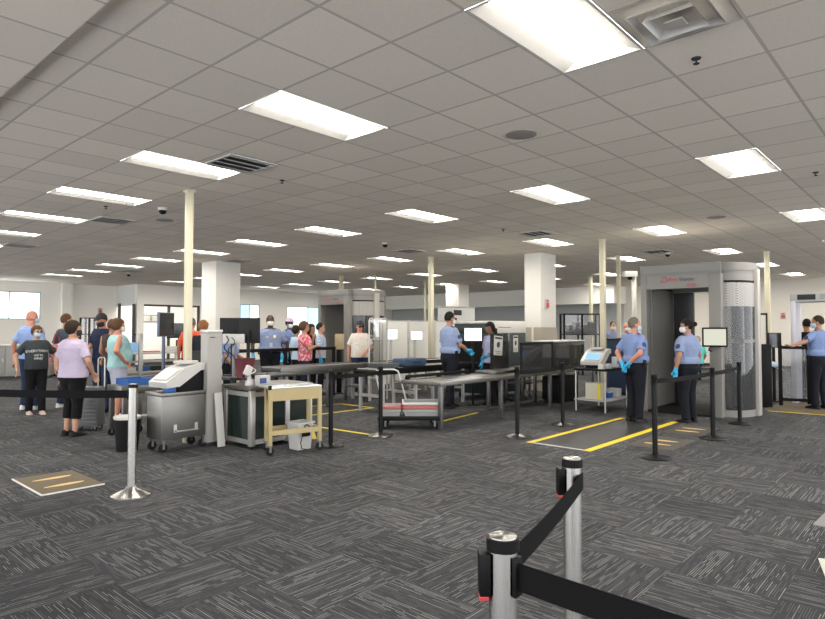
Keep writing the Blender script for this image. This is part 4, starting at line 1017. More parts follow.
# bench + counter behind left officers
t = thing('lane_barrier', 'low black rail on posts between the standing officers and the steel conveyor', 'barrier', (7.4, 10.78, 0))
mb = MB(); mb.bx(-.9, 1.9, -.02, .02, 1.06, 1.13, .005); mb.build('top_rail', BLACK, t)
mb = MB(); mb.bx(-.9, 1.9, -.012, .012, .55, .60, .003); mb.build('lower_rail', BLACK, t)
for x in (-.85, .5, 1.85):
    mb = MB(); mb.bx(x-.025, x+.025, -.025, .025, 0, 1.06); mb.build('post', BLKMET, t)
q = place(339.5, 14.6); t = thing('sign_stand', 'black stand with a tan box beside the man in the white shirt', 'stand', (q.x, q.y, 0), YAW-pi/2)
mb = MB(); mb.bx(-.06, .06, -.05, .05, .02, 1.35, .01); mb.build('post', BLACK, t)
mb = MB(); mb.lathe((0, 0, 0), [(.001, 0), (.16, 0), (.15, .02), (.001, .025)]); mb.build('foot', BLACK, t)
mb = MB(); mb.bx(-.10, .12, -.09, -.05, 1.05, 1.42, .01); mb.build('tan_box', mat('box_tan', (.42, .33, .20), .6), t)

table('roller_stand', 'small steel frame table between the long table and the dark x-ray machine', 11.2, 12.3, 6.92, 7.4, .72, (11.26, 11.75, 12.24), .05, STEEL, DSTEEL, .05, .38)
q = place(499, 12.85); t = thing('stool', 'black swivel stool under the steel table near the operator', 'stool', (q.x, q.y, 0), .4)
mb = MB(); mb.lathe((0, 0, 0), [(.001, .52), (.17, .52), (.19, .55), (.18, .585), (.001, .59)], 24); mb.build('seat', BLACK, t)
mb = MB(); mb.cyl((0, 0, .08), (0, 0, .52), .025); mb.build('column', DSTEEL, t)
mb = MB()
for k in range(5): a = 2*pi*k/5; mb.tube([(0, 0, .09), (.24*cos(a), .24*sin(a), .05)], .018, 8)
bs = mb.build('base', BLACK, t)
for k in range(5): a = 2*pi*k/5; mb = MB(); mb.ball((.245*cos(a), .245*sin(a), .026), .026, 2); mb.build('wheel', RUBBER, bs)

q = place(179, 14.7); monitor((q.x, q.y, .0), YAW-pi/2+.2, .55, .36, 1.50, 'black monitor on a stand in front of the man in orange', True)

t = thing('equipment_box', 'low black equipment box under the dark hood at the right end of the table', 'box', (11.75, 6.33, 0))
mb = MB(); mb.bx(-.42, .42, -.2, .2, .06, .55, .01); mb.build('case', BLACK, t)
mb = MB(); mb.bx(-.38, .38, -.17, .17, 0, .06); mb.build('plinth', RUBBER, t)
# ================================================================== PEOPLE
def remesh(mb, vox, smooth=3, fac=.5):
    bmesh.ops.recalc_face_normals(mb.bm, faces=mb.bm.faces[:])
    me = bpy.data.meshes.new('tmp'); mb.bm.to_mesh(me); mb.bm.free()
    o = bpy.data.objects.new('tmp', me); COL.objects.link(o)
    m = o.modifiers.new('r', 'REMESH'); m.mode = 'VOXEL'; m.voxel_size = vox
    if smooth: m2 = o.modifiers.new('s', 'SMOOTH'); m2.factor = fac; m2.iterations = smooth
    bpy.context.view_layer.update()
    r = bpy.data.meshes.new_from_object(o.evaluated_get(bpy.context.evaluated_depsgraph_get()))
    bpy.data.objects.remove(o); bpy.data.meshes.remove(me); return r
def ell(c, rx, ry, n=28, ax=None):
    c = Vector(c); return [c+Vector((rx*cos(2*pi*k/n), ry*sin(2*pi*k/n), 0)) for k in range(n)]
def limb(mb, pts, rad, endball=True, startball=True, n=14):
    pts = [Vector(p) for p in pts]
    for i in range(len(pts)-1):
        mb.cyl(pts[i], pts[i+1], rad[i], rad[i+1], n)
        if i > 0: mb.ball(pts[i], rad[i]*1.0, 2)
    if startball: mb.ball(pts[0], rad[0], 2)
    if endball: mb.ball(pts[-1], rad[-1], 2)
SKINS = {'light': (.47, .26, .175), 'ruddy': (.50, .22, .145), 'tan': (.35, .18, .115), 'brown': (.20, .10, .06), 'dark': (.075, .04, .028)}
HAIRS = {'black': (.012, .011, .011), 'dark': (.03, .02, .014), 'brown': (.09, .05, .028), 'grey': (.13, .115, .10), 'auburn': (.28, .12, .05), 'blond': (.36, .25, .13)}
def smat(k):
    return mat('skin_'+k, SKINS[k], .5, var=.06, scale=12, spec=.3)
def hmat(k):
    n = 'hair_'+k
    if n in MATS: return MATS[n]
    m = mat(n, HAIRS[k], .7, var=.3, scale=40, bump=.5, bscale=70, spec=.12); return m
EYEW = mat('eye_white', (.7, .7, .68), .3); IRIS = mat('iris', (.03, .02, .015), .2); LIP = mat('lips', (.36, .13, .11), .5)
ARM = {  # elbow and wrist from the shoulder (x forward, y outward, z up), hand direction
 'down': ((-.03, .07, -.28), (.03, .09, -.53), (.05, 0, -1)),
 'walk': ((-.08, .08, -.27), (-.02, .11, -.52), (.1, 0, -1)),
 'back': ((-.13, .08, -.26), (-.20, -.12, -.44), (-.1, -.6, -.7)),
 'hip': ((-.10, .20, -.22), (.06, .06, -.40), (.5, -.4, -.6)),
 'wide': ((-.04, .16, -.25), (.02, .15, -.50), (.1, -.1, -1)),
 'forward': ((.05, .05, -.27), (.27, -.02, -.37), (.9, -.2, -.4)),
 'low': ((.04, .07, -.27), (.18, .0, -.47), (.5, -.2, -.8)),
 'clasp': ((.0, .12, -.27), (.20, -.10, -.42), (.5, -.7, -.4)),
 'face': ((.17, .02, -.24), (.22, -.10, .0), (-.2, -.3, 1)),
 'reach': ((.20, .08, -.16), (.45, .06, -.22), (1, 0, -.15)),
 'side': ((.03, .23, -.15), (.10, .46, -.22), (.4, 1, -.1)),
 'crossed': ((.07, .10, -.26), (.25, -.10, -.20), (.3, -1, .1)),
}
def hand(mb, w, d, side, s, rs=1.0):
    """palm, four unequal bent fingers and a thumb, from the wrist w along d"""
    d = Vector(d).normalized(); fwd = Vector((1, 0, 0)); across = fwd-d*fwd.dot(d)
    if across.length < .3: across = Vector((0, 0, 1))-d*d.z
    across.normalize(); nrm = d.cross(across)*side           # nrm: back of the hand
    q = lambda a, b, c: Vector(w)+(d*a+across*b+nrm*c)*s
    limb(mb, [q(-.01, 0, 0), q(.03, .0, 0)], [.026*s*rs, .03*s*rs])
    for b in (-.026, -.009, .009, .026): limb(mb, [q(.02, b*.7, 0), q(.085, b, 0)], [.016*s*rs, .0125*s*rs], n=10)
    for b, L in ((-.033, .058), (-.011, .074), (.011, .08), (.033, .072)):
        limb(mb, [q(.085, b*.8, 0), q(.085+L*.5, b*1.0, -.006), q(.085+L*.8, b*1.05, -.022), q(.085+L*.95, b*1.05, -.04)], [.0105*s*rs, .0098*s*rs, .009*s*rs, .0078*s*rs], n=8)
    limb(mb, [q(.018, .026, -.004), q(.055, .052, -.012), q(.085, .060, -.022)], [.015*s*rs, .0125*s*rs, .009*s*rs], n=8)
def mk(parent, name, me, mats):
    me.name = name; me.materials.clear()
    for m in (mats if isinstance(mats, (list, tuple)) else [mats]): me.materials.append(m)
    for p in me.polygons: p.use_smooth = True
    o = bpy.data.objects.new(name, me); COL.objects.link(o); o.parent = parent; return o
def rings_torso(rows, s, g, belly, grow=0.):
    out = []
    for z, rx, ry, xo in rows:
        bl = belly*max(0, 1-abs(z-1.08)/.2)
        out.append((z*s, (rx*g+bl*.6+grow)*s, (ry*g+bl*.35+grow)*s, (xo+bl*.5)*s))
    return out
TORSO = [(.80, .075, .11, -.01), (.86, .105, .158, -.012), (.93, .115, .168, -.012), (1.02, .105, .155, 0), (1.12, .105, .150, .005), (1.25, .118, .165, 0), (1.35, .115, .178, -.005), (1.42, .095, .165, -.012), (1.465, .07, .10, -.018), (1.50, .055, .062, -.018)]
def person(label, loc, face, h=1.72, girth=1.0, belly=.0, skin='light', hair=('short', 'dark'), head=(0, 0), arms=('down', 'down'),
           shirt=None, tuck=False, sleeve='short', trousers=None, legs='long', shoe=None, mask=None, glasses=None, gloves=None, stance=.0, seat=None,
           officer=False, cap=None, extra=None, lean=0., group=None):
    """a standing (or seated) figure facing angle `face`; one continuous body mesh, clothing and hair as its children"""
    s = h/1.765; g = girth; T = thing('person', label, 'person', (loc[0], loc[1], loc[2] if len(loc) > 2 else 0), face, group)
    sm = smat(skin); dz = 0. if not seat else (seat-.86*s)
    Lm = Matrix.Translation((0, 0, .95*s)) @ Matrix.Rotation(lean, 4, 'Y') @ Matrix.Translation((0, 0, -.95*s)) if lean else Matrix.Identity(4)
    up = Matrix.Translation((0, 0, dz)) @ Lm
    A = lambda p: up @ (Vector(p)*s)
    # joints
    shl = .172*(.9+.1*g) if g < 1.25 else .195
    sh = {k: Vector((-.012, k*shl, 1.415)) for k in (1, -1)}
    J = {}
    for k, nm in zip((1, -1), arms):
        e, w, d = ARM[nm]; wide = (g-1)*.10 if nm in ('down', 'walk', 'wide', 'low') else 0.02*(g-1)
        m_ = lambda v: Vector((v[0]*.98+((g-1)*.12 if nm in ('clasp', 'crossed', 'forward') else 0), (v[1]+wide)*k, v[2]*.98))
        J[k] = (sh[k], sh[k]+m_(e), sh[k]+m_(w), Vector((d[0], d[1]*k, d[2])))
    hip = {k: Vector((0, k*.088*(.8+.2*g), .90)) for k in (1, -1)}
    if seat:
        kz = .50*s; K = {k: Vector((.42*s, k*.11*s, min(seat, kz+.02))) for k in (1, -1)}; AN = {k: Vector((.40*s, k*.12*s, .085*s)) for k in (1, -1)}
        HP = {k: Vector((0, k*.088*s, .90*s+dz)) for k in (1, -1)}
    else:
        HP = {k: hip[k]*s for k in (1, -1)}
        K = {k: Vector((.012+stance*.45*k, k*(.095), .49))*s for k in (1, -1)}
        AN = {k: Vector((-.025+stance*k, k*(.10), .085))*s for k in (1, -1)}
    # ---- body
    mb = MB()
    tr = rings_torso(TORSO, s, g*.93, belly)
    mb.loft([[up @ Vector((p.x+xo, p.y, z)) for p in ell((0, 0, 0), rx, ry)] for z, rx, ry, xo in tr])
    for k in (1, -1):
        a, e, w, d = J[k]; ag = .85+.15*g
        limb(mb, [A(a), A(e), A((e+w)/2+Vector((0, 0, .01))), A(w)], [.05*s*ag, .041*s*ag, .037*s*ag, .026*s])
        hand(mb, A(w), Lm.to_3x3() @ d, k, s)
        limb(mb, [HP[k], K[k], K[k].lerp(AN[k], .35), AN[k]], [.085*s*g, .055*s*ag, .054*s*ag, .036*s])
        f = AN[k]; mb.ball(f+Vector((.05, 0, -.045))*s, ((.115 if not shoe else .085)*s, (.04 if not shoe else .028)*s, (.035 if not shoe else .026)*s), 2)
    hy, hp = head; Hm = up @ Matrix.Translation(Vector((-.012, 0, 1.53))*s) @ Euler((0, hp, hy)).to_matrix().to_4x4() @ Matrix.Scale(s, 4)
    limb(mb, [A((-.02, 0, 1.45)), Hm @ Vector((.005, 0, .06))], [.058*s*(.8+.2*g), .054*s*(.8+.2*g)])
    def hb(c, r): mb.ball(c, r, 3, Hm)
    jw = .9+.1*g
    hb((.0, 0, .128), (.098, .076, .108)); hb((.028, 0, .062), (.066, .060*jw, .070)); hb((.055, 0, .022), (.030, .030*jw, .024)); hb((.055, 0, .10), (.045, .055, .06))
    mb.loft([[Hm @ Vector(p) for p in ((.088, -.006, .125), (.088, .006, .125), (.084, .006, .12), (.084, -.006, .12))], [Hm @ Vector(p) for p in ((.118, -.011, .088), (.118, .011, .088), (.09, .016, .076), (.09, -.016, .076))]])
    hb((.110, 0, .084), (.014, .014, .011))
    hb((.098, 0, .052), (.012, .024, .006)); hb((.096, 0, .040), (.012, .02, .007))
    for k in (1, -1): hb((-.004, k*.077, .10), (.018, .010, .032)); hb((.075, k*.032, .132), (.018, .022, .008))
    me = remesh(mb, .0078, 2)
    b2 = bmesh.new(); b2.from_mesh(me)
    def add(c, r, mi, rot=None):
        gq = bmesh.ops.create_icosphere(b2, subdivisions=2, radius=1)
        bmesh.ops.transform(b2, matrix=Hm @ Matrix.Translation(c) @ Matrix.Diagonal((r[0], r[1], r[2], 1)), verts=gq['verts'])
        for f in {f for v in gq['verts'] for f in v.link_faces}: f.material_index = mi
    for k in (1, -1):
        add((.0855, k*.032, .113), (.011, .014, .009), 1); add((.094, k*.032, .113), (.004, .0065, .0065), 2)
        add((.094, k*.034, .136), (.007, .020, .004), 4)
    add((.106, 0, .047), (.006, .022, .006), 3)
    b2.to_mesh(me); b2.free()
    hm = hmat(hair[1])
    mk(T, 'body', me, [sm, EYEW, IRIS, LIP, hm if hair[0] != 'bald' else hmat('grey')])
    # ---- trousers
    if trousers:
        mb = MB(); top = 1.035 if tuck else .98
        rows = [r for r in TORSO if r[0] < top-.02]+[(top, .106, .156, .0)]
        tr = rings_torso(rows, s, g, belly*.7, .014)
        mb.loft([[Matrix.Translation((0, 0, dz)) @ Vector((p.x+xo, p.y, z)) for p in ell((0, 0, 0), rx, ry)] for z, rx, ry, xo in tr])
        for k in (1, -1):
            gg = .85+.15*g
            if legs == 'long': P = [HP[k], K[k], K[k].lerp(AN[k], .5), AN[k]+Vector((0, 0, -.02*s))]; Rr = [.102*s*g, .078*s*gg, .068*s*gg, .068*s*gg]
            elif legs == 'capri': P = [HP[k], K[k], K[k].lerp(AN[k], .55)]; Rr = [.102*s*g, .074*s*gg, .070*s*gg]
            else: P = [HP[k], K[k]+Vector((0, 0, .04*s))]; Rr = [.104*s*g, .088*s*gg]
            limb(mb, P, Rr, endball=False, n=18)
        mk(T, 'trousers' if legs != 'shorts' else 'shorts', remesh(mb, .011, 2), trousers)
    # ---- shirt
    if shirt:
        mb = MB(); bot = 1.0 if tuck else .90
        rows = [(bot, .118 if not tuck else .112, .170 if not tuck else .164, -.004)]+[r for r in TORSO if bot+.03 < r[0] < 1.48]+[(1.478, .064, .082, -.018)]
        tr = rings_torso(rows, s, g, belly, .022)
        mb.loft([[up @ Vector((p.x+xo, p.y, z)) for p in ell((0, 0, 0), rx, ry, 36)] for z, rx, ry, xo in tr])
        if tuck: mb.loft([[up @ Vector((p.x+xo, p.y, z)) for p in ell((0, 0, 0), rx, ry, 36)] for z, rx, ry, xo in rings_torso([(1.015, .118, .168, 0), (1.06, .122, .172, 0), (1.10, .115, .16, 0)], s, g, belly, .026)])
        for k in (1, -1):
            a, e, w, d = J[k]; ag = .85+.15*g
            if sleeve == 'none': mb.ball(A(a+Vector((0, -.03*k, .01))), .062*s*ag, 2); continue
            if sleeve == 'short': limb(mb, [A(a+Vector((0, -.02*k, 0))), A(a.lerp(e, .8))], [.066*s*ag, .068*s*ag], endball=False, n=18)
            else: limb(mb, [A(a), A(e), A(e.lerp(w, .95))], [.066*s*ag, .056*s*ag, .043*s*ag], endball=False, n=18)
        sme = remesh(mb, .010, 2)
        so = mk(T, 'shirt', sme, shirt)
        if officer or extra == 'collar':
            mb = MB(); n = 20
            mb.loft([[up @ (Vector((-.018+r*1.0*cos(2*pi*k/n), r*1.02*sin(2*pi*k/n), z-(.02 if cos(2*pi*k/n) > .7 else 0)))*s) for k in range(n)] for r, z in ((.082, 1.462), (.072, 1.505), (.064, 1.505), (.066, 1.46))]); mb.build('collar', shirt, so)
    # ---- shoes
    if shoe:
        for k in (1, -1):
            f = AN[k]; f = Vector((f.x, f.y, 0)); mb = MB(); n = 16
            def fr(x, w, z): return [f+Vector((x*s, w*s*cos(pi*q/(n-1)), max(0.001, z*s*sin(pi*q/(n-1))))) for q in range(n)]
            mb.loft([fr(-.085, .018, .03), fr(-.07, .034, .085), fr(-.02, .042, .10), fr(.04, .045, .085), (fr(.11, .05, .06)), fr(.16, .044, .048), fr(.185, .02, .03)])
            mb.build('shoe', shoe, T, ang=60)
    # ---- hair
    st, hc = hair
    if st != 'bald':
        hb_ = MB(); gq = bmesh.ops.create_icosphere(hb_.bm, subdivisions=4, radius=1)
        vol = {'short': 1.0, 'bob': 1.16, 'long': 1.12, 'bun': 1.04, 'crew': .985, 'curly': 1.14, 'pony': 1.05}[st]
        lowback = {'short': .07, 'bob': .02, 'long': .0, 'bun': .05, 'crew': .06, 'curly': .03, 'pony': .045}[st]
        c = Vector((-.012, 0, .132)); rx, ry, rz = .102*vol, .083*vol, .112*(.5+.5*vol)
        for v in hb_.bm.verts:
            p = Vector((v.co.x*rx, v.co.y*ry, v.co.z*rz)); p *= 1+.035*noise.noise(v.co*5)+.02*noise.noise(v.co*13)
            v.co = c+p
        def limit(co):
            if co.x > .05: return .178 if st in ('short', 'crew') else .165
            if co.x > .005: return .10+(co.x-.005)*1.6 if st in ('short', 'crew') else (.06+(co.x-.005)*2.6)
            return lowback+max(0, co.x+.06)*.5
        dele = [f for f in hb_.bm.faces if f.calc_center_median().z < limit(f.calc_center_median())]
        bmesh.ops.delete(hb_.bm, geom=dele, context='FACES')
        bmesh.ops.solidify(hb_.bm, geom=hb_.bm.faces[:], thickness=.02)
        if st == 'bun': hb_.ball((-.125, 0, .135), (.042, .045, .045), 3)
        if st == 'pony': limb(hb_, [(-.10, 0, .15), (-.15, 0, .10), (-.15, 0, -.02), (-.12, 0, -.12)], [.03, .04, .035, .012])
        if st == 'long':
            for y in (-.075, -.04, 0, .04, .075): limb(hb_, [(-.06+abs(y)*.4, y, .12), (-.095+abs(y)*.5, y*1.1, 0), (-.09+abs(y)*.4, y*1.15, -.15)], [.045, .045, .025])
        bmesh.ops.transform(hb_.bm, matrix=Hm, verts=hb_.bm.verts[:])
        hb_.build('hair', hm, T, ang=80)
    # ---- cap
    if cap:
        cb = MB(); gq = bmesh.ops.create_icosphere(cb.bm, subdivisions=4, radius=1)
        for v in cb.bm.verts: v.co = Vector((-.005+v.co.x*.112, v.co.y*.092, .142+v.co.z*.108))
        bmesh.ops.delete(cb.bm, geom=[f for f in cb.bm.faces if f.calc_center_median().z < .158], context='FACES')
        bmesh.ops.solidify(cb.bm, geom=cb.bm.faces[:], thickness=.006)
        n = 12; br = [(.095+.075*sin(pi*k/(n-1)), -.075+.15*k/(n-1)) for k in range(n)]
        poly = [(.07, -.075)]+br+[(.07, .075)]
        cb.loft([[Vector((x, y, .160-.12*max(0, x-.09)+.0)) for x, y in poly], [Vector((x, y, .167-.12*max(0, x-.09))) for x, y in poly]])
        bmesh.ops.transform(cb.bm, matrix=Hm, verts=cb.bm.verts[:]); cb.build('cap', cap, T, ang=60)
    if mask:
        mk_ = MB(); gq = bmesh.ops.create_icosphere(mk_.bm, subdivisions=4, radius=1)
        for v in mk_.bm.verts:
            v.co = Vector((.036+v.co.x*.088, v.co.y*.072*jw, .055+v.co.z*.075))
        bmesh.ops.delete(mk_.bm, geom=[f for f in mk_.bm.faces if f.calc_center_median().x < .035 or not (.008 < f.calc_center_median().z < .098)], context='FACES')
        bmesh.ops.solidify(mk_.bm, geom=mk_.bm.faces[:], thickness=.004)
        for k in (1, -1):
            for z in (.09, .02): mk_.tube([(.045, k*.070*jw, z), (.0, k*.086, .09 if z > .05 else .07)], .0025, 6)
        bmesh.ops.transform(mk_.bm, matrix=Hm, verts=mk_.bm.verts[:]); mk_.build('face_mask', mask, T, ang=60)
    if glasses:
        gb = MB()
        for k in (1, -1):
            gb.cyl((.110, k*.034, .113), (.115, k*.034, .113), .025, n=20); gb.tube([(.108, k*.058, .116), (.0, k*.083, .118)], .0025, 6)
        gb.tube([(.113, -.012, .117), (.113, .012, .117)], .003, 6)
        bmesh.ops.transform(gb.bm, matrix=Hm, verts=gb.bm.verts[:]); gb.build('glasses', glasses, T, ang=60)
    if gloves:
        for k in (1, -1):
            mb = MB(); a, e, w, d = J[k]; hand(mb, A(w), Lm.to_3x3() @ d, k, s, 1.3)
            limb(mb, [A(w+(e-w).normalized()*.05), A(w+(w-e).normalized()*.01)], [.036*s, .034*s], endball=False, startball=False)
            mk(T, 'glove', remesh(mb, .0075, 1), gloves)
    if officer:
        tr = rings_torso([(1.0, .108, .158, 0), (1.04, .107, .156, 0)], s, g, belly, .02)
        mb = MB(); mb.loft([[up @ Vector((p.x+xo, p.y, z)) for p in ell((0, 0, 0), rx, ry)] for z, rx, ry, xo in tr]); bl = mb.build('belt', BLACK, T)
        zc, rx, ry, xo = tr[0]
        mb = MB(); mb.box(up @ Vector((xo+rx, 0, zc+.02*s)), (.012, .05, .04), .003); mb.build('buckle', ALU, bl)
        mb = MB(); mb.box(up @ Vector((xo-.02, -(ry+.012), zc+.0)), (.06, .03, .11), .006); mb.build('radio_pouch', BLACK, T)
        bv = BVHTree.FromPolygons([v.co for v in sme.vertices], [tuple(p.vertices) for p in sme.polygons])
        PATCH = mat('patch_navy', (.02, .035, .10), .7); GOLD = mat('badge_gold', (.75, .55, .18), .3, .8)
        def stick(origin, dirn, w_, hh, m, name, th=.004):
            r = bv.ray_cast(up @ (Vector(origin)*s), (Lm.to_3x3() @ Vector(dirn)).normalized())
            if r[0] is None: return
            p, nrm = r[0], r[1]; z = Vector((0, 0, 1)); z = (z-nrm*z.dot(nrm)).normalized(); y = z.cross(nrm)
            M = Matrix((y, z, nrm)).transposed().to_4x4(); M.translation = p+nrm*.002
            q = MB(); n = 18; q.loft([[M @ Vector((w_/2*cos(2*pi*i/n), hh/2*sin(2*pi*i/n), zz)) for i in range(n)] for zz in (-.006, th)]); q.build(name, m, T)
        for k in (1, -1):
            a, e, w, d = J[k]; mid = a.lerp(e, .42)
            stick((mid.x, mid.y+.3*k, mid.z), (0, -k, 0), .075, .085, PATCH, 'shoulder_patch')
            mb = MB(); pp = A(a+Vector((0, -.055*k, .062))); mb.box(pp, (.05*s, .11*s, .012), .004, rx=-.42*k); mb.build('epaulette', PATCH, T)
        stick((.5, .075, 1.32), (-1, 0, 0), .05, .06, GOLD, 'badge'); stick((.5, -.075, 1.31), (-1, 0, 0), .07, .018, GOLD, 'name_bar')
        for k in (1, -1):
            stick((.5, .075*k, 1.245), (-1, 0, 0), .11, .10, shirt, 'pocket', .005)
    return T, (A, Hm, s)
UNI = cloth('uniform_blue', (.17, .235, .42)); UNI2 = cloth('uniform_blue_pale', (.215, .27, .42)); NAVY = cloth('navy_twill', (.008, .009, .014)); BLKC = cloth('black_cloth', (.006, .006, .007))
MASKB = mat('mask_blue', (.36, .50, .58), .8); MASKW = mat('mask_white', (.62, .62, .60), .8); MASKK = mat('mask_black', (.01, .01, .011), .8)
GLOVE = mat('glove_blue', (.04, .36, .62), .5, spec=.4); SHOEB = mat('shoe_black', (.006, .006, .006), .45, spec=.2); SHOEW = mat('shoe_white', (.70, .70, .68), .6); DENIM = cloth('denim', (.02, .03, .065))
LENSD = mat('lens_dark', (.01, .01, .01), .1)
def toward(p, q): return atan2(q[1]-p[1], q[0]-p[0])
CAMP = (0, 0)
def rel(p, deg):
    """heading measured from facing the camera: 0 = at the camera, +90 = to the picture's right, 180 = away"""
    return toward(p, CAMP)+R(deg)
# two officers by the right scanner
p = (10.02, 4.02, .006); person('person, grey-haired officer in light blue shirt with gloved hands clasped behind the back', p, R(-27), 1.73, 1.27, .03, 'ruddy', ('crew', 'grey'), (-.35, .05), ('back', 'back'), UNI, True, 'short', NAVY, 'long', SHOEB, MASKB, None, GLOVE, .0, officer=True)
p = (10.56, 3.36, 0); person('person, officer with dark bun and white mask standing beside the scanner opening', p, R(76), 1.71, 1.30, .0, 'tan', ('bun', 'black'), (.6, .08), ('down', 'down'), UNI2, True, 'short', NAVY, 'long', SHOEB, MASKW, None, GLOVE, .0, officer=True)
# officer working at the x-ray
p = (9.35, 7.42); person('person, tall dark-haired officer in light blue shirt reaching towards the x-ray machine', p, R(-15), 1.88, 1.18, .0, 'tan', ('crew', 'black'), (-.05, .1), ('low', 'forward'), UNI2, True, 'short', NAVY, 'long', SHOEB, MASKW, LENSD, GLOVE, .12, officer=True)
# officer at the gate on the right
p = (13.95, 2.02, .008); person('person, dark-haired officer at the right edge resting one arm on the glass gate', p, R(70), 1.79, 1.22, .0, 'tan', ('short', 'dark'), (.5, .1), ('side', 'hip'), UNI, True, 'short', NAVY, 'long', SHOEB, MASKB, None, None, .04, officer=True)
p = (15.62, 2.47); person('person in black with black hair, partly behind the officer at the right edge', p, rel(p, 200), 1.76, 1.0, 0, 'tan', ('short', 'black'), (0, 0), ('down', 'down'), BLKC, False, 'long', BLKC, 'long', SHOEB)
# operator by the notices
p = (10.20, 7.05); person('person with long black hair and lavender shirt standing behind the white notice', p, R(165), 1.68, .92, 0, 'brown', ('long', 'black'), (0, .25), ('forward', 'down'), cloth('lavender_blue', (.34, .34, .52)), False, 'short', BLKC, 'long', SHOEB, None, None, GLOVE)
# masked people at the blue counter
p = place(613, 16.4); person('person with black hair and white mask behind the blue counter, left of two', p, rel(p, 10), 1.74, 1.0, 0, 'light', ('short', 'black'), (0, .05), ('down', 'down'), UNI2, False, 'short', NAVY, 'long', SHOEB, MASKW)
p = place(626.5, 17.2); person('person with bare head and white mask behind the blue counter, right of two', p, rel(p, 25), 1.70, 1.0, 0, 'ruddy', ('bald', 'grey'), (0, 0), ('down', 'down'), UNI2, False, 'short', NAVY, 'long', SHOEB, MASKW)
# man in white shirt
p = (9.74, 10.42); person('person in white printed t-shirt, cap and dark glasses waiting behind the roller conveyor', p, rel(p, 12), 1.72, 1.18, .04, 'ruddy', ('short', 'brown'), (.1, .1), ('clasp', 'down'), cloth('white_print', (.68, .66, .62), 'blotch', (.66, .55, .44)), False, 'short', DENIM, 'long', mat('shoe_grey', (.3, .3, .3), .6), None, LENSD, None, .03, cap=mat('cap_navy', (.02, .025, .045), .8))
# officers and travellers at the left lane
p = (7.80, 11.2); T, (A, Hm, s) = person('person, broad officer facing the camera with white mask, lanyard and blue gloves', p, rel(p, 5), 1.84, 1.22, .05, 'dark', ('crew', 'black'), (.05, -.12), ('wide', 'wide'), UNI2, True, 'short', NAVY, 'long', SHOEB, MASKW, None, GLOVE, officer=True)
mb = MB()
for k in (1, -1): mb.tube([A((.055, .06*k, 1.47)), A((.135, .05*k, 1.38)), A((.168, .02*k, 1.25)), A((.18, .0, 1.19))], .006)
mb.build('lanyard', mat('lanyard_blue', (.02, .05, .25), .6), T)
mb = MB(); mb.box(A((.205, 0, 1.15)), (.006, .06, .09)); mb.build('id_card', WHITE, T)
p = (8.95, 12.05); person('person, second officer with purple cap and white mask behind the broad officer', p, rel(p, 45), 1.80, 1.05, 0, 'dark', ('crew', 'black'), (.1, .05), ('down', 'down'), UNI, True, 'short', NAVY, 'long', SHOEB, MASKW, None, GLOVE, officer=True, cap=mat('cap_lilac', (.40, .32, .48), .8))
p = place(297, 14.2); person('person with dark hair and pale blue shirt between the officers and the pink blouse', p, rel(p, 120), 1.62, .9, 0, 'tan', ('bob', 'dark'), (0, 0), ('down', 'down'), cloth('sky_shirt', (.45, .58, .72)), False, 'short', NAVY, 'long', SHOEB)
p = place(305, 13.0); person('person with brown hair and pink patterned blouse holding a hand to the face', p, rel(p, 95), 1.70, 1.12, .03, 'tan', ('bob', 'brown'), (0, 0), ('face', 'crossed'), cloth('pink_pattern', (.55, .10, .14), 'blotch', (.72, .48, .48)), False, 'short', DENIM, 'long', SHOEB)
p = place(312, 15.1); person('person with long dark hair and black top just right of the pink blouse', p, rel(p, 60), 1.66, .95, 0, 'tan', ('long', 'dark'), (0, 0), ('down', 'down'), BLKC, False, 'short', BLKC, 'long', SHOEB)
p = place(321, 14.3); person('person with dark hair, checked blue shirt and a blue glove beside the left scanner', p, rel(p, 85), 1.68, .95, 0, 'light', ('short', 'dark'), (.1, 0), ('down', 'down'), cloth('check_blue', (.28, .36, .52), 'check', (.60, .64, .70)), False, 'short', NAVY, 'long', SHOEB, None, None, GLOVE)
# queue at left
p = (3.64, 12.45); T, (A, Hm, s) = person('person in dark grey lettered t-shirt, black leggings and blue mask walking towards the camera', p, rel(p, 12), 1.60, 1.12, .04, 'light', ('bob', 'brown'), (.25, .0), ('wide', 'wide'), cloth('charcoal_tee', (.035, .042, .045)), False, 'short', BLKC, 'long', mat('shoe_pink', (.50, .38, .34), .6), MASKB, mat('lens_brown', (.12, .07, .05), .2), None, .06)
TEE = next(c for c in T.children if c.name.startswith('shirt'))
bv = BVHTree.FromPolygons([v.co for v in TEE.data.vertices], [tuple(q.vertices) for q in TEE.data.polygons])
for txt, z, sz in (('EVERYTHING', 1.225, .062), ('will be', 1.165, .055), ('okay', 1.10, .075)):
    me = text_mesh(txt, sz, mat('print_white', (.62, .63, .62), .8), 'shirt_lettering', thick=0.0)
    b_ = bmesh.new(); b_.from_mesh(me); bmesh.ops.subdivide_edges(b_, edges=b_.edges[:], cuts=1); dead = []
    for v in b_.verts:
        r = bv.ray_cast(Vector((.6, v.co.x, z*s+v.co.y+(.018*(1-(v.co.x/.2)**2) if z > 1.2 else 0))), Vector((-1, 0, 0)))
        if r[0] is not None: v.co = r[0]+Vector((.005, 0, 0))
    b_.to_mesh(me); b_.free()
    o = bpy.data.objects.new('shirt_lettering', me); COL.objects.link(o); o.parent = TEE
p = (3.80, 13.3); person('person, tall bald man in light blue shirt behind the woman in the lettered t-shirt', p, rel(p, 140), 1.90, 1.2, .03, 'ruddy', ('bald', 'grey'), (-.5, .05), ('walk', 'walk'), cloth('light_blue_shirt', (.24, .33, .56)), False, 'short', DENIM, 'long', SHOEW, MASKB)
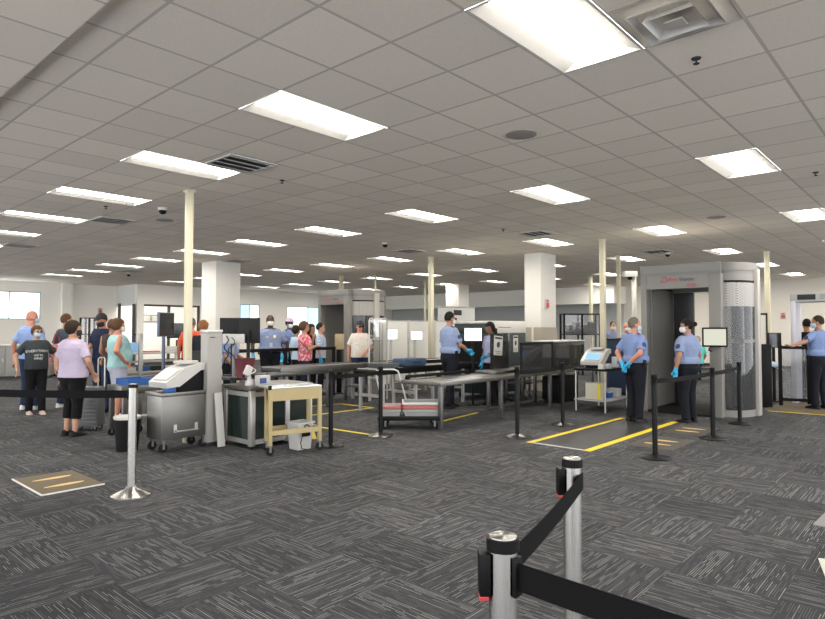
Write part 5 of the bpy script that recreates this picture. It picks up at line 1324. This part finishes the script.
p = place(67, 12.0); person('person, short-haired man in slate blue shirt behind the lavender t-shirt', p, rel(p, 130), 1.84, 1.15, .02, 'ruddy', ('crew', 'brown'), (-.3, .05), ('down', 'forward'), cloth('slate_shirt', (.05, .065, .09)), False, 'short', DENIM, 'long', SHOEW, MASKK)
p = (3.27, 9.56); person('person, heavy woman in pale lavender t-shirt and black capri trousers seen from behind', p, rel(p, 125), 1.66, 1.38, .06, 'light', ('bob', 'dark'), (-.4, .05), ('down', 'low'), cloth('lavender_tee', (.47, .40, .52)), False, 'short', BLKC, 'capri', SHOEB, MASKK)
p = place(103, 11.9); person('person in black cap, black mask and navy shirt looking down to the left', p, rel(p, -40), 1.85, 1.05, 0, 'ruddy', ('short', 'dark'), (-.1, .35), ('low', 'forward'), cloth('navy_shirt', (.015, .022, .05)), False, 'short', DENIM, 'long', SHOEW, MASKK, cap=mat('cap_black', (.01, .01, .012), .8))
p = place(119, 10.55); person('person, heavy woman in aqua sleeveless top and pale shorts with hand on hip', p, rel(p, 100), 1.72, 1.36, .08, 'ruddy', ('bob', 'brown'), (.1, .05), ('hip', 'hip'), cloth('aqua_top', (.30, .50, .50)), False, 'none', cloth('lilac_shorts', (.46, .46, .56)), 'shorts', SHOEW, MASKW)
p = place(113, 11.3); person('person with brown hair and dark strap top mostly hidden behind the aqua top', p, rel(p, 150), 1.72, 1.0, 0, 'tan', ('short', 'brown'), (0, 0), ('low', 'low'), cloth('dark_top', (.05, .035, .03)), False, 'none', DENIM, 'long', SHOEB)
p = place(192, 13.2); person('person, grey-haired man in orange shirt behind the cream pole', p, rel(p, 165), 1.78, 1.15, .02, 'ruddy', ('short', 'grey'), (0, 0), ('down', 'down'), cloth('orange_shirt', (.70, .12, .06)), False, 'short', DENIM, 'long', SHOEB)
p = place(204, 11.4); person('person with auburn hair showing above the tall pale pillar cabinet', p, rel(p, 150), 1.70, 1.0, 0, 'light', ('curly', 'auburn'), (0, 0), ('down', 'down'), cloth('dark_jacket', (.02, .022, .03)), False, 'long', BLKC, 'long', SHOEB)
p = place(230, 11.3); person('person in light blue shirt working low behind the twin monitors', p, rel(p, 60), 1.60, 1.0, 0, 'tan', ('short', 'black'), (0, .2), ('forward', 'low'), UNI, True, 'short', NAVY, 'long', SHOEB, None, None, None)
# beyond the right scanner
p = place(697, 18.2); person('person with grey-blond hair and teal top seated beyond the right scanner opening', p, rel(p, 190), 1.66, 1.0, 0, 'light', ('bob', 'blond'), (0, 0), ('low', 'low'), cloth('teal_top', (.10, .50, .46)), False, 'short', DENIM, 'long', SHOEB, seat=.47)
t = thing('bench', 'grey bench under the person in teal beyond the right scanner', 'bench', (p.x, p.y, 0), rel(p, 190))
mb = MB(); mb.bx(-.2, .25, -.6, .6, .33, .385, .01); mb.build('seat', DARK, t)
for y in (-.5, .5): mb = MB(); mb.bx(-.15, .2, y-.03, y+.03, 0, .33); mb.build('leg', BLKMET, t)
p = place(748, 15.0); person('person with brown hair in dark clothes seen through the side glass of the right scanner', p, rel(p, 100), 1.62, 1.0, 0, 'light', ('short', 'brown'), (0, 0), ('down', 'down'), cloth('dark_jacket', (.02, .022, .03)), False, 'long', BLKC, 'long', SHOEB)
# carried things
p = place(57, 11.5); t = thing('shoulder_bag', 'red and white patterned bag hanging beside the man in the slate shirt', 'bag', (p.x, p.y, .86), rel(p, 60))
mb = MB(); mb.bx(-.06, .06, -.15, .15, 0, .40, .03); mb.build('bag_body', cloth('ikat_red', (.40, .03, .05), 'ikat', (.72, .68, .64)), t)
mb = MB(); mb.tube([(0, .1, .38), (0, .09, .50), (0, .05, .58), (0, 0, .6), (0, -.05, .58), (0, -.09, .50), (0, -.1, .38)], .012); mb.build('strap', mat('strap_red', (.25, .03, .04), .7), t)
